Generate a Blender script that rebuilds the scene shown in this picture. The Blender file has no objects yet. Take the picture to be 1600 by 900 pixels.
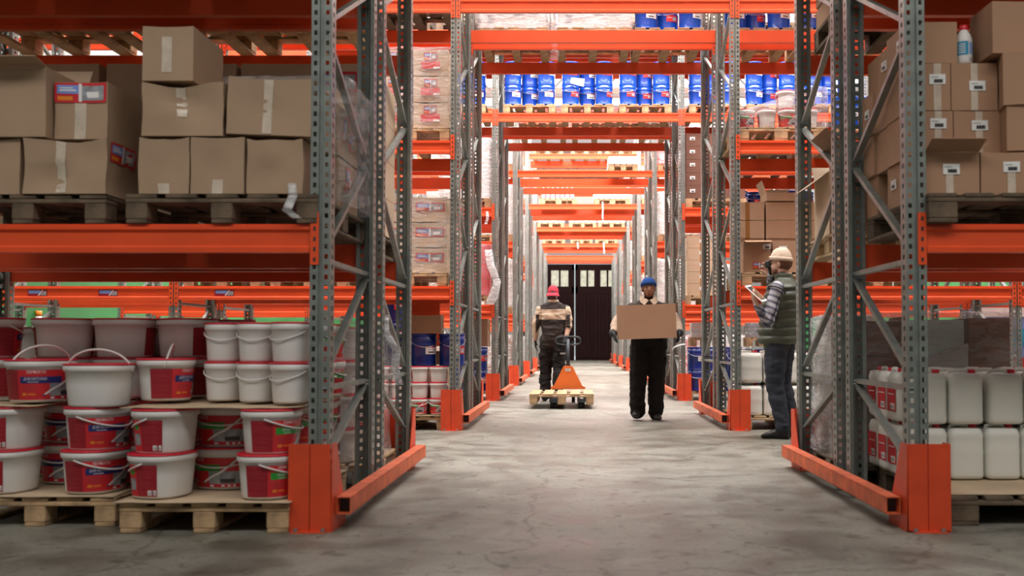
import bpy, bmesh, math, random
from mathutils import Vector, Matrix, noise
R = math.radians
random.seed(7)
SC = bpy.context.scene
COL = SC.collection

# ------------------------------------------------------------------ camera
cam = bpy.data.cameras.new('camera'); camo = bpy.data.objects.new('camera', cam); COL.objects.link(camo)
SC.camera = camo
F = 1556.0; CH = 0.91; VX = 898.0; VY = 534.0
PITCH = 1.7
cam.sensor_width = 36; cam.lens = F / 1600 * 36
camo.location = (0, 0, CH); camo.rotation_euler = (R(90 + PITCH), 0, 0)
cam.shift_x = -(VX - 800) / 1600
cam.shift_y = (VY - 450 - F * math.tan(R(PITCH))) / 1600
cam.clip_start = 0.05; cam.clip_end = 300
cam.dof.use_dof = True; cam.dof.focus_distance = 12.0; cam.dof.aperture_fstop = 2.6

def PX(px, Y): return (px - VX) / F * Y            # world X of a point at depth Y
def PZ(py, Y): return CH + (VY - py) / F * Y

# ------------------------------------------------------------------ light
SC.view_settings.view_transform = 'Standard'; SC.view_settings.look = 'None'
SC.view_settings.gamma = 1.0; SC.view_settings.exposure = 0.0
world = bpy.data.worlds.new('world'); SC.world = world; world.use_nodes = True
world.node_tree.nodes['Background'].inputs[0].default_value = (0.9, 0.95, 1, 1)
world.node_tree.nodes['Background'].inputs[1].default_value = 1.0

def area(name, loc, sx, sy, power, col=(1, 0.97, 0.93), rot=(0, 0, 0)):
    l = bpy.data.lights.new(name, 'AREA'); l.shape = 'RECTANGLE'; l.size = sx; l.size_y = sy
    l.energy = power; l.color = col
    o = bpy.data.objects.new(name, l); o.location = loc; o.rotation_euler = rot
    COL.objects.link(o); return o
RACKS = [4.88, 10.31, 15.47, 20.7, 25.75, 30.95, 36.1, 41.2]
area('aisle_light', (0.3, -.6, 8.0), 15, 2.4, 660)
for i, y in enumerate(RACKS):
    area('aisle_light', (0.3, y + 3.75, 8.3), 15, 1.9, [1050, 1450, 1900, 2200, 2200, 1900, 1200, 260][i])

# ------------------------------------------------------------------ materials
MAT = {}
def srgb(h):
    if isinstance(h, str):
        c = [int(h[i:i + 2], 16) / 255 for i in (0, 2, 4)]
    else: c = [x / 255 for x in h]
    return tuple((x / 12.92 if x <= 0.04045 else ((x + 0.055) / 1.055) ** 2.4) for x in c)
def pm(name, col, rough=0.5, metal=0.0, var=0.12, scale=6.0, bump=0.0, bscale=60.0, spec=None, stretch=None, trans=0, coat=0, emit=0):
    if isinstance(col, str): col = srgb(col)
    m = bpy.data.materials.new(name); m.use_nodes = True; nt = m.node_tree; N = nt.nodes; L = nt.links
    b = N['Principled BSDF']
    b.inputs['Roughness'].default_value = rough; b.inputs['Metallic'].default_value = metal
    if spec is not None: b.inputs['Specular IOR Level'].default_value = spec
    if trans: b.inputs['Transmission Weight'].default_value = trans
    if coat: b.inputs['Coat Weight'].default_value = coat; b.inputs['Coat Roughness'].default_value = .12
    if emit:
        b.inputs['Emission Color'].default_value = (*col, 1); b.inputs['Emission Strength'].default_value = emit
    tc = N.new('ShaderNodeTexCoord'); mp = N.new('ShaderNodeMapping'); L.new(tc.outputs['Object'], mp.inputs[0])
    if stretch: mp.inputs['Scale'].default_value = stretch
    no = N.new('ShaderNodeTexNoise'); no.inputs['Scale'].default_value = scale; no.inputs['Detail'].default_value = 5
    L.new(mp.outputs[0], no.inputs[0])
    cr = N.new('ShaderNodeValToRGB')
    cr.color_ramp.elements[0].position = .3; cr.color_ramp.elements[1].position = .7
    cr.color_ramp.elements[0].color = (*[max(0, c * (1 - var)) for c in col], 1)
    cr.color_ramp.elements[1].color = (*[min(1, c * (1 + var)) for c in col], 1)
    L.new(no.outputs[0], cr.inputs[0]); L.new(cr.outputs[0], b.inputs['Base Color'])
    if bump:
        n2 = N.new('ShaderNodeTexNoise'); n2.inputs['Scale'].default_value = bscale; n2.inputs['Detail'].default_value = 4
        L.new(mp.outputs[0], n2.inputs[0])
        bu = N.new('ShaderNodeBump'); bu.inputs['Strength'].default_value = bump; bu.inputs['Distance'].default_value = .01
        L.new(n2.outputs[0], bu.inputs['Height']); L.new(bu.outputs[0], b.inputs['Normal'])
    MAT[name] = m; return m
pm('orange', (0.80, 0.084, 0.018), .42, var=.07, scale=3, bump=.05, bscale=25)
pm('red_orange', (0.68, 0.068, 0.018), .45, var=.12, scale=7, bump=.12, bscale=30)
pm('rail_orange', (0.66, 0.13, 0.045), .55, var=.25, scale=9, bump=.2, bscale=40)
pm('jack_orange', (0.85, 0.20, 0.04), .4, var=.06)
pm('galv', (0.26, 0.288, 0.27), .42, metal=.5, var=.16, scale=14, bump=.05)
pm('bolt', (0.4, 0.4, 0.4), .35, metal=.8)
pm('card', (0.40, 0.275, 0.18), .85, var=.08, scale=3, bump=.15, bscale=9)
pm('card_dark', (0.30, 0.165, 0.095), .85, var=.08, scale=4, bump=.12, bscale=9)
pm('card_right', (0.42, 0.245, 0.15), .85, var=.07, scale=3, bump=.08, bscale=9)
pm('card_light', (0.62, 0.45, 0.31), .85, var=.06, scale=4, bump=.1, bscale=12)
pm('card_inner', (0.33, 0.22, 0.14), .9)
pm('board_brown', (0.20, 0.10, 0.06), .8, var=.15)
pm('carton_brown', (0.17, 0.075, 0.05), .8, var=.12)
pm('tape', (0.62, 0.52, 0.42), .22, var=.1, scale=20, bump=.25, bscale=50)
pm('tape_brown', (0.42, 0.20, 0.06), .3)
pm('tape_white', (0.72, 0.66, 0.6), .3, bump=.15)
pm('paper', (0.82, 0.82, 0.80), .6, var=.03)
pm('ink', (0.03, 0.03, 0.03), .6)
pm('grey_ink', (0.3, 0.3, 0.3), .6)
pm('print_red', (0.62, 0.025, 0.035), .4, var=.08)
pm('print_darkred', (0.33, 0.012, 0.025), .4, var=.08)
pm('print_linered', (0.46, 0.05, 0.06), .4)
pm('print_blue', (0.022, 0.03, 0.17), .4)
pm('print_lightblue', (0.20, 0.32, 0.72), .4)
pm('print_green', (0.03, 0.32, 0.04), .4)
pm('print_orange', (0.85, 0.25, 0.02), .4)
pm('print_photo', (0.33, 0.35, 0.38), .4, var=.35, scale=30)
pm('print_dark', (0.05, 0.045, 0.05), .4)
pm('print_white', (0.85, 0.82, 0.82), .4)
pm('plastic_white', (0.76, 0.74, 0.72), .38, var=.02)
pm('lid_red', (0.72, 0.02, 0.045), .32, var=.04)
pm('jerry', (0.80, 0.80, 0.74), .4, var=.03, trans=.0, spec=.5)
pm('drum_blue', (0.008, 0.075, 0.50), .22, var=.06, coat=.4)
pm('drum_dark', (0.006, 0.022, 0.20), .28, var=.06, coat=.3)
pm('wire', (0.6, 0.6, 0.62), .3, metal=.7)
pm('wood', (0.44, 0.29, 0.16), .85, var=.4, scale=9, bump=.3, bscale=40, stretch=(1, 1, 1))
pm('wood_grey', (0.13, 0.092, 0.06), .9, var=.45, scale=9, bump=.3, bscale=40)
pm('wood_new', (0.50, 0.35, 0.20), .75, var=.22, scale=5, bump=.2, bscale=40)
pm('sheet', (0.56, 0.42, 0.28), .85, var=.1, scale=4, bump=.1)
pm('black', (0.012, 0.012, 0.013), .5)
pm('rubber', (0.02, 0.02, 0.02), .7)
pm('steel_dark', (0.05, 0.06, 0.07), .45, metal=.5)
pm('wall', (0.26, 0.26, 0.26), .8, var=.06, scale=1, bump=.1)
pm('green', (0.013, 0.14, 0.028), .6, var=.1, scale=1)
pm('roof', (0.82, 0.82, 0.82), .7, var=.04, scale=1)
pm('skylight', (0.95, 0.98, 1.0), .5, var=0, emit=3.2)
pm('daylight', (0.75, 0.85, 0.85), .5, var=0, emit=.6)
pm('door_brown', (0.016, 0.006, 0.006), .85, spec=.1, var=.25, scale=5, stretch=(8, 8, .5), bump=.15)
pm('pane', (0.45, 0.46, 0.36), .5, var=.3, scale=5, emit=.25)
pm('glass_green', (0.46, 0.60, 0.57), .15, var=.15, scale=2)
pm('panel_grey', (0.46, 0.46, 0.44), .5, var=.12)
pm('skin', (0.30, 0.145, 0.085), .5, var=.1, scale=20)
pm('skin_light', (0.56, 0.33, 0.24), .5, var=.08, scale=20)
pm('beard', (0.16, 0.075, 0.05), .7)
pm('beard_red', (0.16, 0.07, 0.04), .8)
pm('lips', (0.22, 0.08, 0.06), .5)
pm('jacket', (0.030, 0.020, 0.017), .8, var=.25, scale=9, bump=.5, bscale=14)
pm('cream', (0.60, 0.46, 0.34), .85, var=.08, scale=9, bump=.5, bscale=12)
pm('trousers', (0.009, 0.0065, 0.006), .95, var=.3, scale=9, bump=.5, bscale=12)
pm('navy', (0.022, 0.027, 0.042), .8, var=.3, scale=8, bump=.5, bscale=12)
pm('glove', (0.018, 0.022, 0.024), .7)
pm('beanie_blue', (0.012, 0.075, 0.32), .9, bump=.4, bscale=80)
pm('beanie_cream', (0.66, 0.52, 0.40), .9, var=.1, scale=30)
pm('cap_red', (0.55, 0.03, 0.06), .8, var=.1, bump=.1)
pm('vest', (0.062, 0.072, 0.048), .42, var=.15, scale=9, bump=.35, bscale=22)
pm('shoe', (0.010, 0.010, 0.011), .45)
pm('bottle_blue', (0.02, 0.30, 0.50), .4)

def plaid():
    m = bpy.data.materials.new('plaid'); m.use_nodes = True; N = m.node_tree.nodes; L = m.node_tree.links
    b = N['Principled BSDF']; b.inputs['Roughness'].default_value = .85
    tc = N.new('ShaderNodeTexCoord'); prev = None
    for ax in ((1, .25, .35), (-.35, .3, 1)):
        mp = N.new('ShaderNodeMapping'); L.new(tc.outputs['Object'], mp.inputs[0])
        dv = N.new('ShaderNodeVectorMath'); dv.operation = 'DOT_PRODUCT'; dv.inputs[1].default_value = ax
        L.new(mp.outputs[0], dv.inputs[0])
        mm = N.new('ShaderNodeMath'); mm.operation = 'MULTIPLY'; mm.inputs[1].default_value = 16; L.new(dv.outputs['Value'], mm.inputs[0])
        fr = N.new('ShaderNodeMath'); fr.operation = 'FRACT'; L.new(mm.outputs[0], fr.inputs[0])
        gt = N.new('ShaderNodeMath'); gt.operation = 'GREATER_THAN'; gt.inputs[1].default_value = .58; L.new(fr.outputs[0], gt.inputs[0])
        if prev:
            ad = N.new('ShaderNodeMath'); ad.operation = 'ADD'; L.new(prev.outputs[0], ad.inputs[0]); L.new(gt.outputs[0], ad.inputs[1]); prev = ad
        else: prev = gt
    hv = N.new('ShaderNodeMath'); hv.operation = 'MULTIPLY'; hv.inputs[1].default_value = .5; L.new(prev.outputs[0], hv.inputs[0])
    cr = N.new('ShaderNodeValToRGB'); L.new(hv.outputs[0], cr.inputs[0])
    cr.color_ramp.elements[0].color = (.42, .42, .46, 1); cr.color_ramp.elements[1].color = (.02, .02, .035, 1)
    e = cr.color_ramp.elements.new(.5); e.color = (.13, .13, .17, 1); cr.color_ramp.interpolation = 'CONSTANT'
    cr.color_ramp.elements[1].position = .4; cr.color_ramp.elements[2].position = .8
    L.new(cr.outputs[0], b.inputs['Base Color']); MAT['plaid'] = m
plaid()

def film(name, alpha, col=(.85, .85, .87)):
    m = bpy.data.materials.new(name); m.use_nodes = True; N = m.node_tree.nodes; L = m.node_tree.links
    b = N['Principled BSDF']; out = N['Material Output']
    b.inputs['Base Color'].default_value = (*col, 1); b.inputs['Roughness'].default_value = .18
    tr = N.new('ShaderNodeBsdfTransparent'); mx = N.new('ShaderNodeMixShader')
    tc = N.new('ShaderNodeTexCoord'); mp = N.new('ShaderNodeMapping'); mp.inputs['Scale'].default_value = (1, 1, 3.5)
    mp.inputs['Rotation'].default_value = (.2, .3, 0); L.new(tc.outputs['Object'], mp.inputs[0])
    no = N.new('ShaderNodeTexNoise'); no.inputs['Scale'].default_value = 7; no.inputs['Detail'].default_value = 6; no.inputs['Distortion'].default_value = 1.2
    L.new(mp.outputs[0], no.inputs[0])
    mr = N.new('ShaderNodeMapRange'); mr.inputs['From Min'].default_value = .35; mr.inputs['From Max'].default_value = .72
    mr.inputs['To Min'].default_value = alpha * .45; mr.inputs['To Max'].default_value = min(1, alpha * 2); L.new(no.outputs[0], mr.inputs['Value'])
    L.new(mr.outputs[0], mx.inputs[0]); L.new(tr.outputs[0], mx.inputs[1]); L.new(b.outputs[0], mx.inputs[2])
    bu = N.new('ShaderNodeBump'); bu.inputs['Strength'].default_value = .9; bu.inputs['Distance'].default_value = .03
    L.new(no.outputs[0], bu.inputs['Height']); L.new(bu.outputs[0], b.inputs['Normal'])
    L.new(mx.outputs[0], out.inputs['Surface']); MAT[name] = m
film('film', .18); film('film_thick', .42)

def floor_mat():
    m = bpy.data.materials.new('concrete_floor'); m.use_nodes = True; N = m.node_tree.nodes; L = m.node_tree.links
    b = N['Principled BSDF']; tc = N.new('ShaderNodeTexCoord')
    def nz(s, d=6, dist=0, stretch=(1, 1, 1)):
        mp = N.new('ShaderNodeMapping'); mp.inputs['Scale'].default_value = stretch; L.new(tc.outputs['Object'], mp.inputs[0])
        n = N.new('ShaderNodeTexNoise'); n.inputs['Scale'].default_value = s; n.inputs['Detail'].default_value = d
        n.inputs['Distortion'].default_value = dist; L.new(mp.outputs[0], n.inputs[0]); return n
    def ramp(n, p0, c0, p1, c1):
        r = N.new('ShaderNodeValToRGB'); r.color_ramp.elements[0].position = p0; r.color_ramp.elements[1].position = p1
        r.color_ramp.elements[0].color = (*c0, 1); r.color_ramp.elements[1].color = (*c1, 1); L.new(n, r.inputs[0]); return r
    def mul(a, c, f=1):
        x = N.new('ShaderNodeMixRGB'); x.blend_type = 'MULTIPLY'; x.inputs[0].default_value = f
        L.new(a, x.inputs[1]); L.new(c, x.inputs[2]); return x.outputs[0]
    n1 = nz(.55, 7, .6); n2 = nz(3.2, 8, .4); n3 = nz(45, 3); n4 = nz(1.4, 6, .5, (1, 1, 1))
    base = ramp(n1.outputs[0], .3, (.212, .210, .178), .7, (.31, .308, .268))
    c = mul(base.outputs[0], ramp(n2.outputs[0], .36, (.60, .58, .55), .56, (1.06, 1.05, 1.04)).outputs[0])
    c = mul(c, ramp(n3.outputs[0], .35, (.82, .82, .82), .6, (1, 1, 1)).outputs[0])
    c = mul(c, ramp(n4.outputs[0], .36, (.74, .72, .70), .50, (1, 1, 1)).outputs[0])
    n5 = nz(11, 8, .8); c = mul(c, ramp(n5.outputs[0], .30, (.50, .47, .43), .42, (1, 1, 1)).outputs[0])
    n6 = nz(.22, 2, .3); c = mul(c, ramp(n6.outputs[0], .38, (.74, .72, .69), .6, (1.05, 1.05, 1.05)).outputs[0])
    v = N.new('ShaderNodeTexVoronoi'); v.feature = 'DISTANCE_TO_EDGE'; v.inputs['Scale'].default_value = .42
    dm = N.new('ShaderNodeVectorMath'); dm.operation = 'ADD'
    nn = nz(2.2, 5); sc = N.new('ShaderNodeVectorMath'); sc.operation = 'SCALE'; sc.inputs['Scale'].default_value = .55
    L.new(nn.outputs['Color'], sc.inputs[0]); L.new(tc.outputs['Object'], dm.inputs[0]); L.new(sc.outputs[0], dm.inputs[1]); L.new(dm.outputs[0], v.inputs['Vector'])
    c = mul(c, ramp(v.outputs['Distance'], .0, (.42, .40, .38), .006, (1, 1, 1)).outputs[0], .75)
    L.new(c, b.inputs['Base Color'])
    rr = ramp(n2.outputs[0], .3, (.42,) * 3, .7, (.68,) * 3); L.new(rr.outputs[0], b.inputs['Roughness'])
    bu = N.new('ShaderNodeBump'); bu.inputs['Strength'].default_value = .25; bu.inputs['Distance'].default_value = .02
    L.new(n2.outputs[0], bu.inputs['Height']); L.new(bu.outputs[0], b.inputs['Normal']); MAT['floor'] = m
floor_mat()

# ------------------------------------------------------------------ mesh helpers
class MB:
    def __init__(s): s.v = []; s.f = []; s.m = []; s.mats = []; s.sm = []
    def mi(s, mat):
        if mat not in s.mats: s.mats.append(mat)
        return s.mats.index(mat)
    def add(s, vs, fs, mat, smooth=False, M=None):
        k = len(s.v); i = s.mi(mat)
        for p in vs:
            p = Vector(p); s.v.append(tuple(M @ p) if M is not None else tuple(p))
        for f in fs: s.f.append(tuple(k + j for j in f)); s.m.append(i); s.sm.append(smooth)
        return s
    def box(s, x0, x1, y0, y1, z0, z1, mat, M=None, ch=0.0):
        if ch <= 0:
            vs = [(x0, y0, z0), (x1, y0, z0), (x1, y1, z0), (x0, y1, z0), (x0, y0, z1), (x1, y0, z1), (x1, y1, z1), (x0, y1, z1)]
            fs = [(0, 3, 2, 1), (4, 5, 6, 7), (0, 1, 5, 4), (1, 2, 6, 5), (2, 3, 7, 6), (3, 0, 4, 7)]
            return s.add(vs, fs, mat, False, M)
        rings = []
        for z, i in ((z0, ch), (z0 + ch, 0), (z1 - ch, 0), (z1, ch)):
            a, b, c, d = x0 + i, x1 - i, y0 + i, y1 - i; e = ch if not i else ch * .5
            rings.append([(a + e, c, z), (b - e, c, z), (b, c + e, z), (b, d - e, z), (b - e, d, z), (a + e, d, z), (a, d - e, z), (a, c + e, z)])
        return s.loft(rings, mat, False, M)
    def loft(s, rings, mat, smooth=True, M=None, cap=True, closed=True):
        n = len(rings[0]); vs = [p for r in rings for p in r]; fs = []
        for i in range(len(rings) - 1):
            for j in range(n if closed else n - 1):
                a = i * n + j; b = i * n + (j + 1) % n
                fs.append((a, b, b + n, a + n))
        if cap: fs.append(tuple(range(n - 1, -1, -1))); fs.append(tuple((len(rings) - 1) * n + j for j in range(n)))
        return s.add(vs, fs, mat, smooth, M)
    def tube(s, pts, r, mat, n=8, smooth=True, M=None, closed=False):
        pts = [Vector(p) for p in pts]; rs = r if isinstance(r, (list, tuple)) else [r] * len(pts)
        rings = []; up = None
        for i, p in enumerate(pts):
            a = pts[i - 1] if (i > 0 or closed) else p; b = pts[(i + 1) % len(pts)] if (i < len(pts) - 1 or closed) else p
            t = (b - a).normalized()
            if up is None: up = Vector((0, 0, 1)) if abs(t.z) < .9 else Vector((1, 0, 0))
            u = t.cross(up); u.normalize(); w = u.cross(t); up = w
            rings.append([tuple(p + (u * math.cos(2 * math.pi * j / n) + w * math.sin(2 * math.pi * j / n)) * rs[i]) for j in range(n)])
        if closed: rings.append(rings[0])
        return s.loft(rings, mat, smooth, M, cap=not closed)
    def bar(s, a, b, w, h, mat, M=None):
        """rectangular bar from a to b; w across (horizontal), h the other way"""
        a = Vector(a); b = Vector(b); t = (b - a).normalized()
        u = t.cross(Vector((0, 0, 1)));
        if u.length < 1e-4: u = Vector((1, 0, 0))
        u.normalize(); v = u.cross(t)
        r = lambda p: [tuple(p + u * (sx * w / 2) + v * (sy * h / 2)) for sx, sy in ((-1, -1), (1, -1), (1, 1), (-1, 1))]
        return s.loft([r(a), r(b)], mat, False, M)
    def ell(s, c, r, mat, n=16, m=10, M=None):
        rings = []
        for i in range(m + 1):
            a = -math.pi / 2 + math.pi * (i + .0) / m; a = max(-1.5, min(1.5, a))
            rings.append([(c[0] + r[0] * math.cos(a) * math.cos(2 * math.pi * j / n), c[1] + r[1] * math.cos(a) * math.sin(2 * math.pi * j / n), c[2] + r[2] * math.sin(a)) for j in range(n)])
        return s.loft(rings, mat, True, M)
    def mesh(s, name):
        me = bpy.data.meshes.new(name); me.from_pydata(s.v, [], s.f)
        for mt in s.mats: me.materials.append(MAT[mt])
        me.polygons.foreach_set('material_index', s.m); me.polygons.foreach_set('use_smooth', s.sm); me.update(); return me

def link(name, me, parent=None, loc=(0, 0, 0), rot=(0, 0, 0)):
    o = bpy.data.objects.new(name, me); COL.objects.link(o); o.location = loc; o.rotation_euler = rot
    if parent is not None: o.parent = parent
    return o
def tag(o, label=None, cat=None, group=None, kind=None):
    if label: o['label'] = label
    if cat: o['category'] = cat
    if group: o['group'] = group
    if kind: o['kind'] = kind
    return o
def empty(name, loc, rz=0, label=None, cat=None, group=None):
    o = bpy.data.objects.new(name, None); COL.objects.link(o); o.location = loc; o.rotation_euler = (0, 0, rz); o.empty_display_size = .1
    return tag(o, label, cat, group)
def struct(name, mb, **k): return tag(link(name, mb.mesh(name), **k), kind='structure')
KIDS = {}
def kids(o):
    return KIDS.get(o.name, [])
def child(name, me, parent, loc=(0, 0, 0), rot=(0, 0, 0), label=None):
    o = link(name, me, parent, loc, rot); KIDS.setdefault(parent.name, []).append(o)
    if label: o['label'] = label
    return o
def copy_tree(o, loc=None, rot=None, label=None, group=None, parent=None):
    c = o.copy(); COL.objects.link(c)
    if parent is not None: c.parent = parent
    for ch in kids(o):
        d = copy_tree(ch, parent=c); KIDS.setdefault(c.name, []).append(d)
    if loc is not None: c.location = loc
    if rot is not None: c.rotation_euler = rot
    if label: c['label'] = label
    if group: c['group'] = group
    return c
PROTO = {}
def place(key, maker, loc, rot=(0, 0, 0), label=None, group=None):
    """the first call builds the thing, later calls copy it with its parts"""
    if key not in PROTO:
        o = maker(); PROTO[key] = o
        o.location = loc; o.rotation_euler = rot
        if label: o['label'] = label
        if group: o['group'] = group
        return o
    return copy_tree(PROTO[key], loc, rot, label, group)
TXT = {}
def text_geo(body, size=1.0, italic=0.0):
    """flat lettering in the x-y plane, returned as verts / faces"""
    k = (body, italic)
    if k not in TXT:
        cu = bpy.data.curves.new('lettering', 'FONT'); cu.body = body; cu.size = 1; cu.resolution_u = 1; cu.shear = italic
        cu.align_x = 'CENTER'; cu.align_y = 'CENTER'
        o = bpy.data.objects.new('lettering', cu); COL.objects.link(o)
        dg = bpy.context.evaluated_depsgraph_get(); me = bpy.data.meshes.new_from_object(o.evaluated_get(dg))
        TXT[k] = ([tuple(v.co) for v in me.vertices], [tuple(p.vertices) for p in me.polygons])
        bpy.data.objects.remove(o); bpy.data.curves.remove(cu); bpy.data.meshes.remove(me)
    vs, fs = TXT[k]; return [(x * size, y * size) for x, y, z in vs], fs

# ------------------------------------------------------------------ the building
XL, XR, YF, YB, ZT = -8.6, 9.6, -5.0, 48.8, 9.0
mb = MB(); mb.box(XL - .2, XR + .2, YF - .2, YB + 1, -.2, 0, 'floor'); struct('floor', mb)
def wall(name, x0, x1, y0, y1, low):
    mb = MB(); mb.box(x0, x1, y0, y1, 2.6, ZT, 'wall'); mb.box(x0, x1, y0, y1, 0, 2.6, low); struct(name, mb)
wall('wall_left', XL - .2, XL, YF, YB, 'green')
wall('wall_right', XR, XR + .2, YF, YB, 'green')
wall('wall_front', XL - .2, XR + .2, YF - .2, YF, 'wall')
mb = MB(); DX0, DX1, DZ = -2.75, 2.75, 4.75
mb.box(XL - .2, DX0, YB, YB + .3, 0, ZT, 'wall'); mb.box(DX1, XR + .2, YB, YB + .3, 0, ZT, 'wall'); mb.box(DX0, DX1, YB, YB + .3, DZ, ZT, 'wall')
struct('wall_back', mb)
mb = MB(); mb.box(XL - .2, XR + .2, YF - .2, YB + .3, ZT, ZT + .15, 'roof'); ceil = struct('ceiling', mb)
# roof: trusses and strips of daylight panels over each aisle
aisles = [y + 3.75 for y in RACKS[:-1]]
for y in aisles:
    mb = MB(); mb.box(-8.0, 9.0, y - 1.7, y + 1.7, ZT - .06, ZT - .01, 'skylight')
    o = link('skylight', mb.mesh('skylight'), ceil)
for k in range(9):
    y = RACKS[0] - 2.4 + k * 5.2
    mb = MB(); mb.box(XL, XR, y - .06, y + .06, 8.7, 8.95, 'wall'); mb.box(XL, XR, y - .05, y + .05, 7.95, 8.05, 'wall')
    for j in range(12):
        x = XL + .3 + j * 1.5; mb.bar((x, y, 8.0), (x + .75, y, 8.8), .05, .05, 'wall'); mb.bar((x + .75, y, 8.8), (x + 1.5, y, 8.0), .05, .05, 'wall')
    link('roof_truss', mb.mesh('roof_truss'), ceil)
# big brown boarded door at the far end
door = empty('door_1', (0, YB, 0)); door['kind'] = 'structure'
mb = MB(); mb.box(DX0 - .12, DX0, -.06, .2, 0, DZ + .1, 'door_brown'); mb.box(DX1, DX1 + .12, -.06, .2, 0, DZ + .1, 'door_brown'); mb.box(DX0, DX1, -.06, .2, DZ, DZ + .1, 'door_brown')
child('door_frame', mb.mesh('door_frame'), door)
def leaf(x0, x1, wins):
    mb = MB(); zt = DZ - .04; wz0, wz1 = 3.62, 4.42
    mb.box(x0, x1, .02, .08, .002, 3.35, 'door_brown')
    n = int((x1 - x0) / .17)
    for i in range(n):
        a = x0 + (x1 - x0) * i / n; b = x0 + (x1 - x0) * (i + 1) / n
        mb.box(a + .012, b - .012, -.015, .02, .12, 3.28, 'door_brown')
    for a, b in ((x0, x0 + .12), (x1 - .12, x1)): mb.box(a, b, -.03, .06, .03, zt, 'door_brown')
    mb.box(x0, x1, -.03, .06, 3.28, wz0, 'door_brown'); mb.box(x0, x1, -.03, .06, wz1, zt, 'door_brown')
    xs = [x0 + .12] + [v for w in wins for v in w] + [x1 - .12]
    for i in range(0, len(xs), 2): mb.box(xs[i], xs[i + 1], -.03, .06, wz0, wz1, 'door_brown')
    lf = child('door_leaf', mb.mesh('door_leaf'), door)
    for a, b in wins:
        m2 = MB(); c = (a + b) / 2; m2.box(c - .04, c + .04, -.02, .05, wz0, wz1, 'door_brown'); child('muntin', m2.mesh('muntin'), lf)
        for p, q in ((a, c - .04), (c + .04, b)):
            m2 = MB(); m2.box(p, q, .02, .03, wz0, wz1, 'pane'); child('pane', m2.mesh('pane'), lf)
leaf(DX0 + .01, -.02, [(-2.3, -1.6), (-1.16, -.31)]); leaf(.03, DX1 - .01, [(.28, .96), (1.26, 1.96)])
mb = MB(); mb.box(-.3, .3, .9, .95, .2, 4.6, 'daylight'); child('daylight_strip', mb.mesh('daylight_strip'), door, label='bright daylight outside seen through the gap of the door leaves')

# ------------------------------------------------------------------ pallet racks
LEV = [1.415, 2.93, 4.41, 5.72]
UPH = 6.45
def upright_mesh():
    mb = MB(); n = int(UPH / .05)
    pts = [(-.028, .04), (-.05, .04), (-.05, -.04), (-.010, -.04), (-.006, -.030), (.006, -.030), (.010, -.04), (.05, -.04), (.05, .04), (.028, .04)]
    holes = {1: (.52, .011), 2: (.52, .0085), 6: (.48, .0085), 7: (.48, .011)}
    for i in range(len(pts) - 1):
        a = Vector((*pts[i], 0)); b = Vector((*pts[i + 1], 0)); L_ = (b - a).length; t = (b - a) / L_
        P = lambda u, z: tuple(a + t * u + Vector((0, 0, z)))
        if i not in holes:
            mb.add([P(0, 0), P(L_, 0), P(L_, UPH), P(0, UPH)], [(0, 1, 2, 3)], 'galv'); continue
        c, hw = holes[i]; c *= L_; hh = .0115; vs = []; fs = []
        mb.add([P(0, 0), P(c - hw, 0), P(c - hw, UPH), P(0, UPH)], [(0, 1, 2, 3)], 'galv')
        mb.add([P(c + hw, 0), P(L_, 0), P(L_, UPH), P(c + hw, UPH)], [(0, 1, 2, 3)], 'galv')
        for k in range(n):
            z0 = k * .05 + .025 + hh; z1 = (k + 1) * .05 + .025 - hh
            q = len(vs); vs += [P(c - hw, z0), P(c + hw, z0), P(c + hw, z1), P(c - hw, z1)]; fs.append((q, q + 1, q + 2, q + 3))
        vs += [P(c - hw, 0), P(c + hw, 0), P(c + hw, .025 - hh), P(c - hw, .025 - hh)]; q = len(vs) - 4; fs.append((q, q + 1, q + 2, q + 3))
        mb.add(vs, fs, 'galv')
    mb.box(-.07, .07, -.06, .06, 0, .006, 'galv')
    me = mb.mesh('upright'); return me
ME_UP = upright_mesh()
def brace_mesh(a, b, name):   # open channel between (y,z) a and b
    mb = MB(); A = Vector((0, a[0], a[1])); B = Vector((0, b[0], b[1])); mb.bar(A, B, .036, .026, 'galv')
    for p in (A, B): mb.tube([p + Vector((-.035, 0, 0)), p + Vector((.035, 0, 0))], .008, 'bolt', 6, False)
    return mb.mesh(name)
D = 1.02     # frame depth between upright centres; u = 0 at the outer upright
BR = [((0, .30), (1, .66)), ((0, .68), (1, .68)), ((0, .74), (1, 1.27)), ((0, 1.31), (1, 1.31)), ((0, 1.37), (1, 1.93)), ((1, 1.98), (0, 2.45)),
      ((0, 2.50), (1, 2.97)), ((1, 3.02), (0, 3.49)), ((0, 3.54), (1, 4.01)), ((1, 4.06), (0, 4.53)), ((0, 4.58), (1, 5.05)), ((1, 5.10), (0, 5.57)), ((0, 5.62), (1, 6.09)), ((0, 6.3), (1, 6.3))]
BRM = {}
for s in (1, -1):
    for i, (a, b) in enumerate(BR): BRM[s, i] = brace_mesh((a[0] * (D - .06) * s + .03 * s, a[1]), (b[0] * (D - .06) * s + .03 * s, b[1]), 'brace')
    mb = MB()
    for a, b in BR: mb.bar((0, a[0] * (D - .06) * s + .03 * s, a[1]), (0, b[0] * (D - .06) * s + .03 * s, b[1]), .036, .026, 'galv')
    BRM[s, 'all'] = mb.mesh('bracing')
BEAMS = {}
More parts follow.
